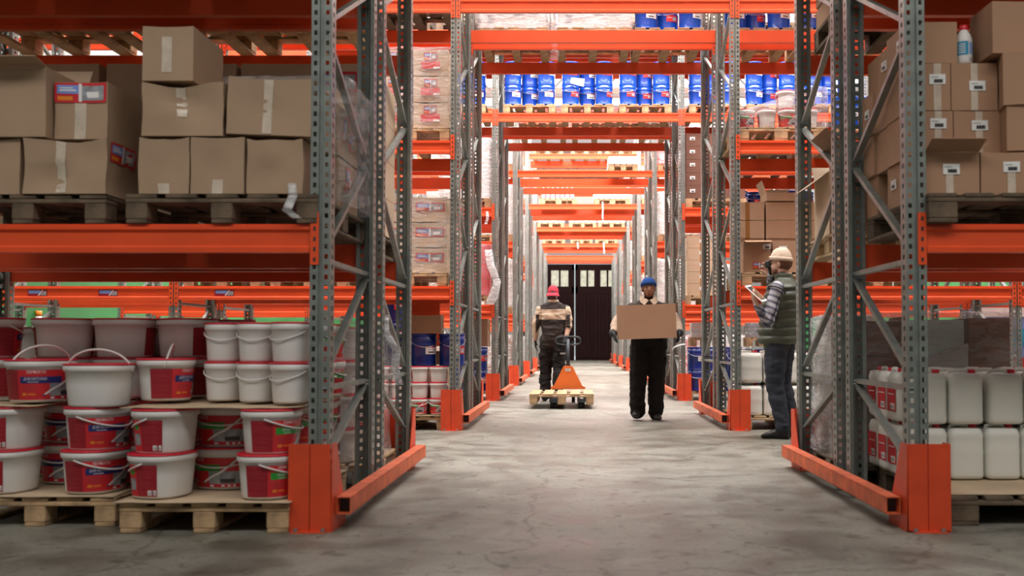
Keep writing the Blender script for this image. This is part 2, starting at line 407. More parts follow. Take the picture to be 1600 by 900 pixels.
def beam_mesh(L_, col, stick=0):
    k = (round(L_, 3), col)
    if k in BEAMS: return BEAMS[k]
    mb = MB()   # ribbed box section, outer face at y = -.025
    prof = [(.025, -.07), (-.025, -.07), (-.025, -.045), (-.013, -.035), (-.013, .032), (-.025, .042), (-.025, .056), (-.008, .058), (-.008, .07), (.025, .07)]
    mb.loft([[(x, y, z) for y, z in prof] for x in (-L_ / 2, L_ / 2)], col, False)
    BEAMS[k] = mb.mesh('beam'); return BEAMS[k]
def conn_mesh():
    mb = MB(); mb.box(-.021, .021, -.0035, 0, -.13, .125, 'orange')
    for sx in (-1, 1): pass
    for k in range(5):
        z = -.105 + k * .05; mb.box(-.006, .006, -.0045, -.0035, z - .01, z + .01, 'ink')
    return mb.mesh('connector')
ME_CN = conn_mesh()
def sticker(mb, x, z, w=.20, y=-.0145):
    h = w * .33
    mb.box(x - w / 2, x + w / 2, y - .001, y, z - h / 2, z + h / 2, 'print_darkred')
    mb.add([(x - w * .45, y - .002, z - h * .1), (x + w * .1, y - .002, z - h * .1), (x + w * .2, y - .002, z + h * .4), (x - w * .45, y - .002, z + h * .4)], [(0, 1, 2, 3)], 'print_lightblue')
    mb.add([(x + w * .02, y - .003, z - h * .42), (x + w * .08, y - .003, z - h * .42), (x + w * .3, y - .003, z + h * .42), (x + w * .24, y - .003, z + h * .42)], [(0, 1, 2, 3)], 'print_white')
    mb.add([(x + w * .12, y - .002, z - h * .4), (x + w * .46, y - .002, z - h * .4), (x + w * .46, y - .002, z + h * .25), (x + w * .3, y - .002, z + h * .25)], [(0, 1, 2, 3)], 'print_photo')
ORD = ['nearest', 'second', 'third', 'fourth', 'fifth', 'sixth', 'seventh', 'eighth']
XL0, XR0 = -1.24, 1.665
LINES = {0: [-7.04, -4.14, XL0, XR0, 4.565, 7.465], 1: [-5.93, -4.14, XL0, XR0, 4.565, 7.465], 2: [-7.04, -4.14, XL0, XR0, 4.565, 7.465]}
for ri, Y0 in enumerate(RACKS):
    lines = LINES.get(ri, [-4.14, XL0, XR0, 4.565])
    lineR = LINES[2] if ri == 1 else lines
    for row in (0, 1):
        ln = lines if row == 0 else lineR
        s = 1 if row == 0 else -1
        Yo = Y0 if row == 0 else Y0 + 2 * D + .30        # outer upright
        Yi = Yo + s * D
        lab = f"{'front' if row == 0 else 'rear'} row of the {ORD[ri]} double pallet rack, orange beams on grey perforated uprights"
        rk = empty('pallet_rack', (0, Yo, 0), 0, lab, 'pallet rack', 'pallet racks spanning the central aisle')
        for x in ln:
            child('upright', ME_UP, rk, (x, 0, 0)); child('upright', ME_UP, rk, (x, s * D, 0), (0, 0, math.pi))
            if row: kids(rk)[-2].rotation_euler.z = math.pi; kids(rk)[-1].rotation_euler.z = 0
            if ri < 3 and abs(x) < 3:
                for i in range(len(BR)): child('brace', BRM[s, i], rk, (x, 0, 0))
            else: child('bracing', BRM[s, 'all'], rk, (x, 0, 0))
        for a, b in zip(ln, ln[1:]):
            tunnel = (a == XL0)
            for li, z in enumerate(LEV):
                if tunnel and li < 2: continue
                for side in (0, 1):      # outer, inner beam of the row
                    y = (-s * .018 if side == 0 else s * (D + .018))
                    facing = (side == 0) == (row == 0)
                    bm = child('beam', beam_mesh(b - a - .104, 'orange'), rk, ((a + b) / 2, y, z), (0, 0, 0 if facing else math.pi))
                    if ri < 3:
                        fy = -s * .0425 if side == 0 else s * (D + .0425)
                        for x, q in ((a + .027, -1), (b - .027, 1)):
                            c = child('connector', ME_CN, bm, ((x - (a + b) / 2) * (1 if facing else -1), -abs(fy - y), .0), (0, 0, 0))
                    else: pass
        # stickers on the nearest visible shelf edge
        if ri == 1 and row == 0:
            for x in (-5.55, -4.82, -3.62, -2.63):
                mb = MB(); sticker(mb, 0, 0); child('shelf_sticker', mb.mesh('shelf_sticker'), rk, (x, -.018, LEV[0]), label='printed red, blue and white sticker on the beam')
# back-to-back spacers are part of the rear rows; end guards
def guard_mesh(sx):          # sx: direction of the tunnel side (+1 = towards +x)
    mb = MB(); t = .006; w0, w1 = -.13, .075
    X = lambda u: u * sx
    H = .42
    def quadp(p, mat='red_orange'):   # plate from outline points, small thickness in its normal
        p = [Vector(q) for q in p]; n = (p[1] - p[0]).cross(p[2] - p[0]).normalized() * t
        mb.loft([[tuple(q) for q in p], [tuple(q + n) for q in p]], mat, False)
    quadp([(X(w0), 0, 0), (X(-.029), 0, 0), (X(-.029), 0, H), (X(w0), 0, H)])
    quadp([(X(-.025), 0, 0), (X(w1), 0, 0), (X(w1 - .005), 0, H), (X(-.025), 0, H)])
    mb.box(min(X(-.03), X(-.024)), max(X(-.03), X(-.024)), .004, .012, 0, H, 'print_darkred')  # darker red strip paints the shade in the front crease
    for u in (w0, w1): quadp([(X(u), 0, 0), (X(u), .28, 0), (X(u), .28, .04), (X(u), .09, H), (X(u), 0, H)])
    mb.box(min(X(w0), X(w1)), max(X(w0), X(w1)), 0, .28, 0, .006, 'red_orange')
    for u in (-.09, .04): mb.tube([(X(u), -.02, .004), (X(u), -.02, .02)], .012, 'bolt', 6, False)
    mb.box(min(X(-.11), X(.05)), max(X(-.11), X(.05)), -.035, 0, 0, .006, 'red_orange')
    return mb.mesh('post_guard')
GM = {1: guard_mesh(1), -1: guard_mesh(-1)}
mbr = MB(); RL = 2 * D + .30 + .10
mbr.v = []
def tube_rect(L_):
    mb = MB(); w, h, t = .035, .042, .005
    for a, b, c, d in ((-w, w, h - t, h), (-w, w, -h, -h + t), (-w, -w + t, -h, h), (w - t, w, -h, h)): mb.box(a, b, 0, L_, c, d, 'rail_orange')
    mb.box(-w + t, w - t, .06, L_ - .06, -h + t, h - t, 'ink')  # black core puts the shade inside the hollow tube into colour
    return mb.mesh('guard_rail')
GR = tube_rect(RL)
bt = MB(); bt.tube([(0, 0, 0), (.0, -.03, 0)], .012, 'bolt', 6, False); BT = bt.mesh('bolt')
for ri, Y0 in enumerate(RACKS):
    for x, sx, nm in ((XL0, 1, 'left'), (XR0, -1, 'right')):
        g = empty('rack_end_guard', (x, Y0, 0), 0, f"orange steel guard with floor rail at the {nm} foot of the {ORD[ri]} rack", 'rack guard', 'orange guards at the rack feet')
        child('post_guard', GM[sx], g, (0, -.092, 0)); child('post_guard', GM[-sx], g, (0, 2 * D + .30 + .092, 0), (0, 0, math.pi))
        child('guard_rail', GR, g, (sx * .118, -.02, .115))

# ------------------------------------------------------------------ pallets
PW = {}
def pallet(loc, w=.8, d=1.2, rz=0, wood='wood', label='', detail=True, group='wooden pallets', ww=None):
    """boards along y on top, cross boards, blocks, bottom boards: each piece its own part"""
    wz = [0, .022, .100, .122, .144]
    nb = 5 if w < .95 else 7; seed = random.Random(hash((round(loc[0] * 37), round(loc[1] * 31))) & 0xffff)
    pieces = []
    bw = w / nb * .80; xs = [-w / 2 + bw / 2 + i * (w - bw) / (nb - 1) for i in range(nb)]
    for x in xs: pieces.append(('top_board', (bw, d, .022), (x, 0, .122)))
    ys = [-d / 2 + .06, 0, d / 2 - .06]
    for y in ys: pieces.append(('cross_board', (w, .12, .022), (0, y, .100)))
    bx = [-w / 2 + .055, 0, w / 2 - .055] if w < .95 else [-w / 2 + .07, 0, w / 2 - .07]
    for x in bx:
        for y in ys: pieces.append(('block', (.105 if w < .95 else .14, .12, .078), (x, y, .022)))
    for x in bx: pieces.append(('bottom_board', (.10 if w < .95 else .14, d, .022), (x, 0, 0)))
    if not detail:
        k = (w, d, wood)
        if k not in PW:
            mb = MB()
            for nme, (a, b, c), (x, y, z) in pieces: mb.box(x - a / 2, x + a / 2, y - b / 2, y + b / 2, z, z + c, wood)
            PW[k] = mb.mesh('pallet')
        return tag(link('pallet', PW[k], None, loc, (0, 0, rz)), label, 'pallet', group)
    root = empty('pallet', loc, rz, label, 'pallet', group)
    for nme, (a, b, c), (x, y, z) in pieces:
        k = (nme, round(a, 3), round(b, 3), wood)
        if k not in PW:
            mb = MB(); mb.box(-a / 2, a / 2, -b / 2, b / 2, 0, c - .0005, wood, ch=.004); PW[k] = mb.mesh(nme)
        j = seed.uniform(-.006, .006) if nme == 'top_board' else 0
        child(nme, PW[k], root, (x, y + j, z), (0, 0, 0))
    return root
PT = .1445       # pallet height
# ------------------------------------------------------------------ goods: makers
def sup(a, b, n, z, m=28, cx=0, cy=0):
    r = []
    for j in range(m):
        t = 2 * math.pi * j / m; c, s = math.cos(t), math.sin(t)
        r.append((cx + a * math.copysign(abs(c) ** (2 / n), c), cy + b * math.copysign(abs(s) ** (2 / n), s), z))
    return r
BH = .2145
def bucket_prof(big):
    return (.158, .138, 2.5, BH) if big else (.096, .096, 2.2, .199)
def handle_mesh(a, drop, up, mat='plastic_white', r=.004, z=.0, yb=.0):
    mb = MB(); pts = []
    for i in range(15):
        t = math.pi * i / 14; pts.append((-a * math.cos(t), -drop * math.sin(t) - yb, z + up * math.sin(t)))
    mb.tube(pts, r, mat, 6); return mb.mesh('handle')
def make_bucket(big, style, lay='blue', up=False):
    a, b, n, h = bucket_prof(big)
    def fn():
        S = lambda z: .87 + .13 * z / h
        mb = MB(); rings = [sup(a * S(z) * k, b * S(z) * k, n, z) for z, k in ((0, .93), (.004, .985), (.012, 1.0), (h * .5, 1.0), (h - .042, .995))]
        rings += [sup(a * k, b * k, n, z) for z, k in ((h - .040, 1.0), (h - .034, 1.035), (h - .0105, 1.04), (h - .010, 1.02), (h - .006, 1.0))]
        mb.loft(rings, 'plastic_white')
        root = link('paint_bucket', mb.mesh('paint_bucket')); root['category'] = 'bucket'
        mb = MB(); mb.loft([sup(a * k, b * k, n, z) for z, k in ((h - .0095, 1.03), (h - .009, 1.052), (h - .003, 1.052), (h - .001, 1.03), (h - .0005, .97))], 'lid_red')
        child('lid', mb.mesh('lid'), root)
        if up: m = handle_mesh(a * 1.05, .03, .115, z=h - .045, r=.0055)
        else: m = handle_mesh(a * 1.05, b * 1.06 + .0, -.055 if big else -.045, z=h - .045, r=.0045 if big else .0035)
        child('handle', m, root)
        if style:
            mb = MB()
            def P(th, z, off):
                c, s = math.sin(th), -math.cos(th); k = S(z)
                return ((a * k + off) * math.copysign(abs(c) ** (2 / n), c), (b * k + off) * math.copysign(abs(s) ** (2 / n), s), z)
            def patch(t0, t1, z0, z1, mat, off=.001, sk=0):
                if sk:
                    for k_ in range(8):
                        f0, f1 = k_ / 8, (k_ + 1) / 8
                        q = [P(R(t0 + sk * f0), z0 + (z1 - z0) * f0, off), P(R(t1 + sk * f0), z0 + (z1 - z0) * f0, off), P(R(t1 + sk * f1), z0 + (z1 - z0) * f1, off), P(R(t0 + sk * f1), z0 + (z1 - z0) * f1, off)]
                        mb.add(q, [(0, 1, 2, 3)], mat)
                    return
                m = max(1, int(abs(t1 - t0) / 9)); q = []
                for i in range(m + 1):
                    t = R(t0 + (t1 - t0) * i / m); q += [P(t, z0, off), P(t + R(sk), z1, off)]
                mb.add(q, [(2 * i, 2 * i + 2, 2 * i + 3, 2 * i + 1) for i in range(m)], mat, True)
            def txt(body, t, z, size, mat='print_white', off=.003, it=.2):
                vs, fs = text_geo(body, size, it); mb.add([P(R(t) + x / a, z + y, off) for x, y in vs], fs, mat)
            z0, z1 = .012, h - .052
            patch(-115, 115, z0, z1, 'print_red')
            for t0, t1 in ((-115, -78), (78, 115)):
                patch(t0, t1, z0, z1, 'print_darkred', .0016)
                for i in range(14): patch(t0 + 4, t1 - 4 - (i * 7 % 5) * 3, z0 + .012 + i * .0098, z0 + .0145 + i * .0098, 'print_linered', .0022)
            patch(96, 113, z0 + .006, z0 + .030, 'paper', .0028)
            for i in range(5): patch(98 + i * 3, 99.4 + i * 3, z0 + .010, z0 + .024, 'grey_ink', .0034)
            band = 'print_green' if lay == 'green' else 'print_blue'
            patch(-72, 6, z0 + .083, z0 + .116, band, .0020)
            patch(-10, 48, z0 + .018, z0 + .082, 'print_photo', .0016); patch(6, 36, z0 + .022, z0 + .044, 'print_dark', .0022)
            patch(-25, -19, z0 + .02, z1 - .004, band, .0026, 62); patch(-22, -16, z0 + .026, z1 - .004, 'print_white', .0032, 60)
            patch(56, 74, z0 + .03, z0 + .085, 'print_photo', .0022); patch(58, 72, z0 + .105, z0 + .125, 'print_green', .0022)
            patch(-68, -58, z0 + .022, z0 + .034, 'print_orange', .0022); patch(-55, -38, z0 + .025, z0 + .031, 'print_orange', .0022)
            for t in (-8, 8, 20, 32): patch(t, t + 6, z0 + .004, z0 + .013, 'print_white', .0024)
            txt('ПЕРФЕКТА', -38, z1 - .012, .020)
            txt('ДЛЯ ПОТОЛКА' if lay == 'blue' else 'ЛАТЕКСНАЯ', -40, z0 + .104, .0175)
            txt('интерьерная', -44, z0 + .090, .010)
            for i in range(3): patch(-66, -40 + i * 3, z0 + .045 + i * .010, z0 + .048 + i * .010, 'print_linered', .0022)
            child('label', mb.mesh('label'), root, label='wraparound red printed label')
        return root
    return fn
def bucket(kind, loc, rz, label, group):
    spec = {'blue': (True, True, 'blue', False), 'green': (True, True, 'green', False), 'plain': (True, False, '', False), 'plain_up': (True, False, '', True),
            'blue_up': (True, True, 'blue', True), 'small': (False, False, '', False), 'small_lab': (False, True, 'green', False)}[kind]
    return place(('bucket', kind), make_bucket(*spec), loc, (0, 0, R(rz)), label, group)

def make_drum(dark, lab, r=.140, h=.340):
    mat = 'drum_dark' if dark else 'drum_blue'
    def fn():
        mb = MB(); n = 24
        ring = lambda z, k: [(r * k * math.cos(2 * math.pi * j / n), r * k * math.sin(2 * math.pi * j / n), z) for j in range(n)]
        mb.loft([ring(z, k) for z, k in ((0, .97), (.004, .985), (.012, .97), (.02, .955), (h * .62, .965), (h * .63, .985), (h * .645, .985), (h * .655, .965), (h * .78, .97), (h * .79, .988), (h * .80, .97), (h - .02, .975))], mat)
        root = link('blue_pail', mb.mesh('blue_pail')); root['category'] = 'pail'
        mb = MB(); mb.loft([ring(z, k) for z, k in ((h - .026, .985), (h - .022, 1.0), (h - .006, 1.0), (h - .001, .985), (h - .001, .95), (h - .009, .93))], mat); child('lid', mb.mesh('lid'), root)
        mb = MB(); pts = [(-r * 1.0 * math.cos(math.pi * i / 12), -(r * 1.03) * math.sin(math.pi * i / 12), h * .80 - .075 * math.sin(math.pi * i / 12)) for i in range(13)]
        mb.tube(pts, .0028, 'wire', 5)
        for sx in (-1, 1): mb.tube([(sx * r * .96, 0, h * .80), (sx * r * 1.04, 0, h * .80)], .012, 'wire', 8)
        child('handle', mb.mesh('handle'), root, label='thin wire bail handle')
        mb = MB(); L0 = {'white': 'paper', 'red': 'print_red'}[lab]
        def P(th, z, o): return ((r * .975 + o) * math.sin(th), -(r * .975 + o) * math.cos(th), z)
        def patch(t0, t1, z0, z1, mat, off):
            q = []
            for i in range(7):
                t = R(t0 + (t1 - t0) * i / 6); q += [P(t, z0, off), P(t, z1, off)]
            mb.add(q, [(2 * i, 2 * i + 2, 2 * i + 3, 2 * i + 1) for i in range(6)], mat, True)
        patch(2, 62, h * .36, h * .60, L0, .0015); patch(2, 62, h * .57, h * .60, 'print_red', .002)
        if lab == 'white': patch(14, 44, h * .40, h * .44, 'ink', .002); patch(12, 55, h * .50, h * .515, 'grey_ink', .002)
        else: patch(34, 56, h * .40, h * .54, 'print_photo', .002); patch(6, 30, h * .5, h * .515, 'print_white', .002)
        child('label', mb.mesh('label'), root, label=f'{lab} paper label')
        return root
    return fn
def drum(kind, loc, rz, label, group, dark=False):
    return place(('drum', kind, dark), make_drum(dark, kind), loc, (0, 0, R(rz)), label, group)

def make_jerry(big=False):
    w, d, h = (.096, .078, .300) if not big else (.135, .12, .335)
    def fn():
        mb = MB()
        R4 = lambda k, z, kd=None: sup(w * k, d * (kd or k), 5, z, 24)
        mb.loft([R4(.82, 0), R4(.95, .006), R4(1, .022), R4(.985, .05), R4(.985, h * .45), R4(1, h * .5), R4(.985, h * .55), R4(.985, h - .075), R4(1, h - .06), R4(.9, h - .028, .88), R4(.7, h - .022, .6)], 'jerry')
        root = link('jerrycan', mb.mesh('jerrycan')); root['category'] = 'jerrycan'
        mb = MB(); mb.tube([(-w * .25, 0, h - .03), (-w * .2, 0, h - .008), (w * .35, 0, h - .006), (w * .75, 0, h - .012), (w * .8, 0, h - .05)], .011, 'jerry', 8); child('grip', mb.mesh('grip'), root)
        mb = MB(); mb.tube([(-w * .55, 0, h - .03), (-w * .55, 0, h - .001)], .021, 'lid_red', 12); child('cap', mb.mesh('cap'), root, label='red screw cap')
        mb = MB(); y = d * .985
        mb.box(-w * .72, w * .72, -y - .003, -y - .0015, .055, h * .68, 'print_red'); mb.box(-w * .1, w * .6, -y - .004, -y - .003, .065, .10, 'paper'); mb.box(-w * .5, w * .5, -y - .004, -y - .003, h * .5, h * .52, 'print_white')
        for i in range(5): mb.box(-w * .05 + i * .012, -w * .05 + i * .012 + .005, -y - .0045, -y - .004, .07, .092, 'ink')
        child('label', mb.mesh('label'), root, label='red printed label')
        return root
    return fn
def jerry(loc, rz, label, group, big=False): return place(('jerry', big), make_jerry(big), loc, (0, 0, R(rz)), label, group)

CID = [0]
def carton(x0, x1, y0, y1, z0, z1, mat='card', label='', group=None, bulge=.012, tape=None, sticker_=None, rz=0, tilt=0, flaps=None, side_tape=False, big_sticker=None, side_sticker=None, cat='carton', name='carton'):
    """a closed (or open) carton with its own slightly slack sides; tape / sticker given in fractions of the front"""
    CID[0] += 1; seed = CID[0] * 3.7
    w, d, h = x1 - x0, y1 - y0, z1 - z0; cx, cy = (x0 + x1) / 2, (y0 + y1) / 2
    N_ = 6
    def warp(u, v, t):   # u,v,t in 0..1 -> local coordinate
        p = Vector(((u - .5) * w, (v - .5) * d, t * h))
        e = 16 * u * (1 - u) * t * (1 - t)
        nz_ = noise.noise(Vector((u * 2 + seed, v * 2, t * 2))) * .8
        k = bulge * (nz_ * .8 - .15)
        fu = (4 * v * (1 - v)) * (4 * t * (1 - t)); fv = (4 * u * (1 - u)) * (4 * t * (1 - t))
        p.x += (2 * u - 1) * k * fu; p.y += (2 * v - 1) * k * fv
        sag = bulge * .9 * (4 * u * (1 - u)) * (noise.noise(Vector((seed, u * 1.5, v))) * .6 - .35)
        if t > .01: p.z += (sag if t > .5 else 0) * t
        if t < .01: p.z += .0
        q = noise.noise(Vector((u * 1.3 + seed, t * 1.3, v * 1.3 + 9)))
        p.x += q * bulge * .35 * t * (1 - t) * 4
        return p
    mb = MB()
    def face(fn_, flip=False, mat_=mat):
        vs = [warp(*fn_(i / N_, j / N_)) for j in range(N_ + 1) for i in range(N_ + 1)]
        fs = [(j * (N_ + 1) + i, j * (N_ + 1) + i + 1, (j + 1) * (N_ + 1) + i + 1, (j + 1) * (N_ + 1) + i) for j in range(N_) for i in range(N_)]
        if flip: fs = [f[::-1] for f in fs]
        mb.add(vs, fs, mat_, True)
    face(lambda a, b: (a, 0, b)); face(lambda a, b: (a, 1, b), True); face(lambda a, b: (0, a, b), True); face(lambda a, b: (1, a, b))
    face(lambda a, b: (a, b, 0), True)
    if not flaps: face(lambda a, b: (a, b, 1))
    else: # open: inner walls and floor
        mb.box(-w / 2 + .006, w / 2 - .006, -d / 2 + .006, d / 2 - .006, h * .55, h * .56, 'card_inner')
    root = link(name, mb.mesh(name), None, (cx, cy, z0), (0, R(tilt), R(rz)))
    tag(root, label, cat, group)
    def strip(u0, u1, t0, t1, mat_, nm, off=.002, face_='f', lab=None, par=root, n=5):
        m2 = MB(); vs = []
        for j in range(n + 1):
            for i in range(n + 1):
                u = u0 + (u1 - u0) * i / n; t = t0 + (t1 - t0) * j / n
                if face_ == 'f': q = warp(u, 0, t); q.y -= off
                elif face_ == 't': q = warp(u, t, 1); q.z += off
                else: q = warp(1 if face_ == 'r' else 0, u, t); q.x += off if face_ == 'r' else -off
                vs.append(q)
        fs = [(j * (n + 1) + i, j * (n + 1) + i + 1, (j + 1) * (n + 1) + i + 1, (j + 1) * (n + 1) + i) for j in range(n) for i in range(n)]
        if face_ == 'l': fs = [f[::-1] for f in fs]
        m2.add(vs, fs, mat_, True); return child(nm, m2.mesh(nm), par, label=lab)
    if tape:
        for tp in (tape if isinstance(tape, list) else [tape]): strip(tp[0], tp[1], tp[2], tp[3], tp[4] if len(tp) > 4 else 'tape', 'tape')
    def barcode(u, t, fc='f', sw=.082, sh=.052):
        hw, hh = sw / 2 / (w if fc == 'f' else d), sh / 2 / h
        pl = strip(u - hw, u + hw, t - hh, t + hh, 'paper', 'label', .004, fc, 'white barcode label', n=2)
        m2 = MB()
        for i in range(9):
            a = u + hw * (-.35 + i * .12)
            def W(uu, tt):
                if fc == 'f': q = warp(uu, 0, tt); q.y -= .005
                else: q = warp(1 if fc == 'r' else 0, uu, tt); q.x += .005 if fc == 'r' else -.005
                return q
            ww = hw * (.05 if i % 3 else .09)
            vs = [W(a - ww, t - hh * .7), W(a + ww, t - hh * .7), W(a + ww, t), W(a - ww, t)]
            m2.add(vs, [(0, 1, 2, 3) if fc != 'l' else (3, 2, 1, 0)], 'ink')
        vs = [W(u - hw * .8, t + hh * .35), W(u + hw * .1, t + hh * .35), W(u + hw * .1, t + hh * .5), W(u - hw * .8, t + hh * .5)]
        m2.add(vs, [(0, 1, 2, 3)], 'grey_ink'); child('barcode', m2.mesh('barcode'), pl)
    if sticker_: barcode(*sticker_)
    if side_sticker: barcode(side_sticker[0], side_sticker[1], side_sticker[2])
    if big_sticker:   # (face, u0, u1, t0, t1): printed red / blue / white product sticker
        for (fc, u0, u1, t0, t1) in big_sticker:
            base = strip(u0, u1, t0, t1, 'print_red', 'label', .004, fc, 'red product sticker with blue and white print')
            du, dt = u1 - u0, t1 - t0
            for (a, b, c, e, mt, of) in ((.05, .5, .45, .88, 'print_lightblue', .005), (.10, .42, .58, .66, 'print_white', .006), (.10, .36, .72, .77, 'print_white', .006), (.52, .95, .12, .85, 'print_photo', .005), (.47, .53, .05, .95, 'print_white', .006), (.06, .35, .12, .32, 'print_orange', .005), (.62, .86, .25, .55, 'print_white', .006)):
                strip(u0 + du * a, u0 + du * b, t0 + dt * c, t0 + dt * e, mt, 'print', of, fc, par=base, n=2)
    if flaps:
        for (side, ang, ln) in flaps:
            m2 = MB(); t = .004
            m2.box(-.5, .5, 0, ln, 0, t, mat)
            m = m2.mesh('flap')
            L_ = w if side in 'fb' else d
            for v in m.vertices:
                v.co.x *= L_ * .99
                v.co.z += noise.noise(Vector((v.co.x * 3, v.co.y * 5, seed))) * .01 * (v.co.y / max(ln, .01))
            o = child('flap', m, root)
            rzs = {'f': math.pi, 'b': 0, 'l': math.pi / 2, 'r': -math.pi / 2}[side]
            pos = {'f': (0, -d / 2, h), 'b': (0, d / 2, h), 'l': (-w / 2, 0, h), 'r': (w / 2, 0, h)}[side]
            o.location = pos; o.rotation_euler = (Matrix.Rotation(rzs, 3, 'Z') @ Matrix.Rotation(R(ang), 3, 'X')).to_euler()
    return root
def wrap_mesh(name, w, d, h, amp=.02, mat='film', seed=0, n=14, top=True, tails=True):
    mb = MB(); rings = []
    per = []
    for (ax, ay, bx, by) in ((-1, -1, 1, -1), (1, -1, 1, 1), (1, 1, -1, 1), (-1, 1, -1, -1)):
        for i in range(n): per.append((ax + (bx - ax) * i / n, ay + (by - ay) * i / n))
    for j in range(n + 1):
        z = h * j / n; r = []
        for (x, y) in per:
            q = noise.noise(Vector((x * 2.2 + seed, y * 2.2, z * 5))) * amp + noise.noise(Vector((x * 7 + seed, y * 7, z * 13))) * amp * .5
            k = 1 + (q + amp * .55) / (w / 2); k2 = 1 + (q + amp * .55) / (d / 2)
            r.append((x * w / 2 * k, y * d / 2 * k2, z))
        rings.append(r)
    if top: rings.append([(x * w * .44, y * d * .44, h + .012 + noise.noise(Vector((x * 3, y * 3, seed))) * .015) for x, y in per]); rings.append([(x * w * .1, y * d * .1, h + .015) for x, y in per])
    mb.loft(rings, mat, True, cap=False); return mb.mesh(name)
def film_over(x, y, z, w, d, h, label, mat='film', amp=.02, seed=0, top=True, rz=0):
    o = link('stretch_film', wrap_mesh('stretch_film', w, d, h, amp, mat, seed, top=top), None, (x, y, z), (0, 0, rz)); return tag(o, label, 'plastic film', 'stretch film around the pallet loads')
def rag(pts, w, label, seed=0, mat='film_thick'):   # torn strip of film hanging down
    mb = MB(); rings = []
    n = 10
    for i, p in enumerate(pts):
        k = w * (.6 + .6 * abs(noise.noise(Vector((i * .9, seed, 0)))))
        rings.append([(p[0] + k * math.cos(2 * math.pi * j / n) * (1 + .5 * noise.noise(Vector((j, i, seed)))), p[1] + k * .5 * math.sin(2 * math.pi * j / n), p[2]) for j in range(n)])
    mb.loft(rings, mat, True); return tag(link('film_scrap', mb.mesh('film_scrap')), label, 'plastic film')
# ------------------------------------------------------------------ rack 1, left, floor level: two pallets of paint buckets
Z0 = PT + .012
def sheet(x0, x1, y0, y1, z, label, amp=.006, seed=0, mat='sheet', t=.005):
    mb = MB(); n = 10; vs = []
    f = lambda i, j: (x0 + (x1 - x0) * i / n, y0 + (y1 - y0) * j / n + (noise.noise(Vector((i * .5, seed, 0))) * .015 if j in (0, n) else 0), z + amp * abs(noise.noise(Vector((i * .45, j * .45, seed)))))
    vs = [f(i, j) for j in range(n + 1) for i in range(n + 1)]; m = len(vs)
    fs = [(j * 11 + i, j * 11 + i + 1, (j + 1) * 11 + i + 1, (j + 1) * 11 + i) for j in range(n) for i in range(n)]
    mb.add(vs + [(x, y, q + t) for x, y, q in vs], [q[::-1] for q in fs] + [tuple(m + k for k in q) for q in fs] + [(i, i + 1, m + i + 1, m + i) for i in range(10)] + [(j * 11 + 10, (j + 1) * 11 + 10, m + (j + 1) * 11 + 10, m + j * 11 + 10) for j in range(10)] + [((j + 1) * 11, j * 11, m + j * 11, m + (j + 1) * 11) for j in range(10)], mat, True)
    return tag(link('cardboard_sheet', mb.mesh('cardboard_sheet')), label, 'cardboard sheet')
pallet((-1.765, 5.365, 0), .81, 1.2, label='weathered wooden pallet on the floor under the buckets beside the nearest left upright')
pallet((-2.66, 5.53, 0), .80, 1.2, label='weathered wooden pallet on the floor at the left edge under the blue banded buckets')
sheet(-2.19, -1.35, 4.74, 5.94, PT, 'brown cardboard layer sheet on the pallet under the green banded buckets', seed=1)
sheet(-3.07, -2.27, 4.92, 6.10, PT, 'brown cardboard layer sheet on the left edge pallet under the buckets', seed=2)
GB = 'paint buckets on the near left floor pallets'
B1 = [  # x, y, rz, kind, where
    (-2.03, 4.93, -103, 'green', 'left front'), (-1.82, 5.22, -4, 'green', 'set back in the middle'), (-1.50, 4.91, 90, 'green', 'right front')]
for k in range(2):
    row = ['bottom', 'second'][k]
    for x, y, rz, kd, wh in B1:
        bucket(kd, (x + k * .012, y, Z0 + k * BH), rz + (4 if k else 0), f'green banded red bucket, {wh}, {row} layer, beside the left upright', GB)
    for x, y, rz in ((-2.02, 5.55, 20), (-1.50, 5.32, 90), (-1.49, 5.68, 90), (-1.80, 5.80, 10)):
        bucket('green', (x, y, Z0 + k * BH), rz, f"green banded bucket {'at the frame' if x > -1.6 else 'in the middle'}, {'second' if y < 5.6 else 'rear'} rank, {row} layer, pallet by the upright", GB)
    for x, y, rz, wh in ((-2.87, 5.09, -95, 'leftmost front'), (-2.71, 5.42, -2, 'set back between the front ones'), (-2.42, 5.08, 78, 'right front')):
        bucket('blue', (x - .012 * (1 - k), y, Z0 + k * BH), rz, f'blue banded bucket, {wh}, {row} layer of left edge pallet', GB)
    for x, y, rz in ((-3.0, 5.75, 30), (-2.385, 5.42, -40), (-2.64, 5.84, 10)):
        bucket('blue', (x, y, Z0 + k * BH), rz, f"blue banded bucket {'far left' if x < -2.9 else 'right' if x > -2.5 else 'centre'} in the rear, {row} layer of left edge pallet" , GB)
Z2 = Z0 + 2 * BH
sheet(-2.19, -1.33, 4.80, 5.9, Z2 + .002, 'buckled cardboard sheet lying on the green banded buckets', amp=.014, seed=5)
sheet(-3.10, -2.66, 4.94, 5.9, Z2 + .002, 'cardboard sheet on the lids at the left edge of the photo', amp=.008, seed=9)
Z3 = Z2 + .024
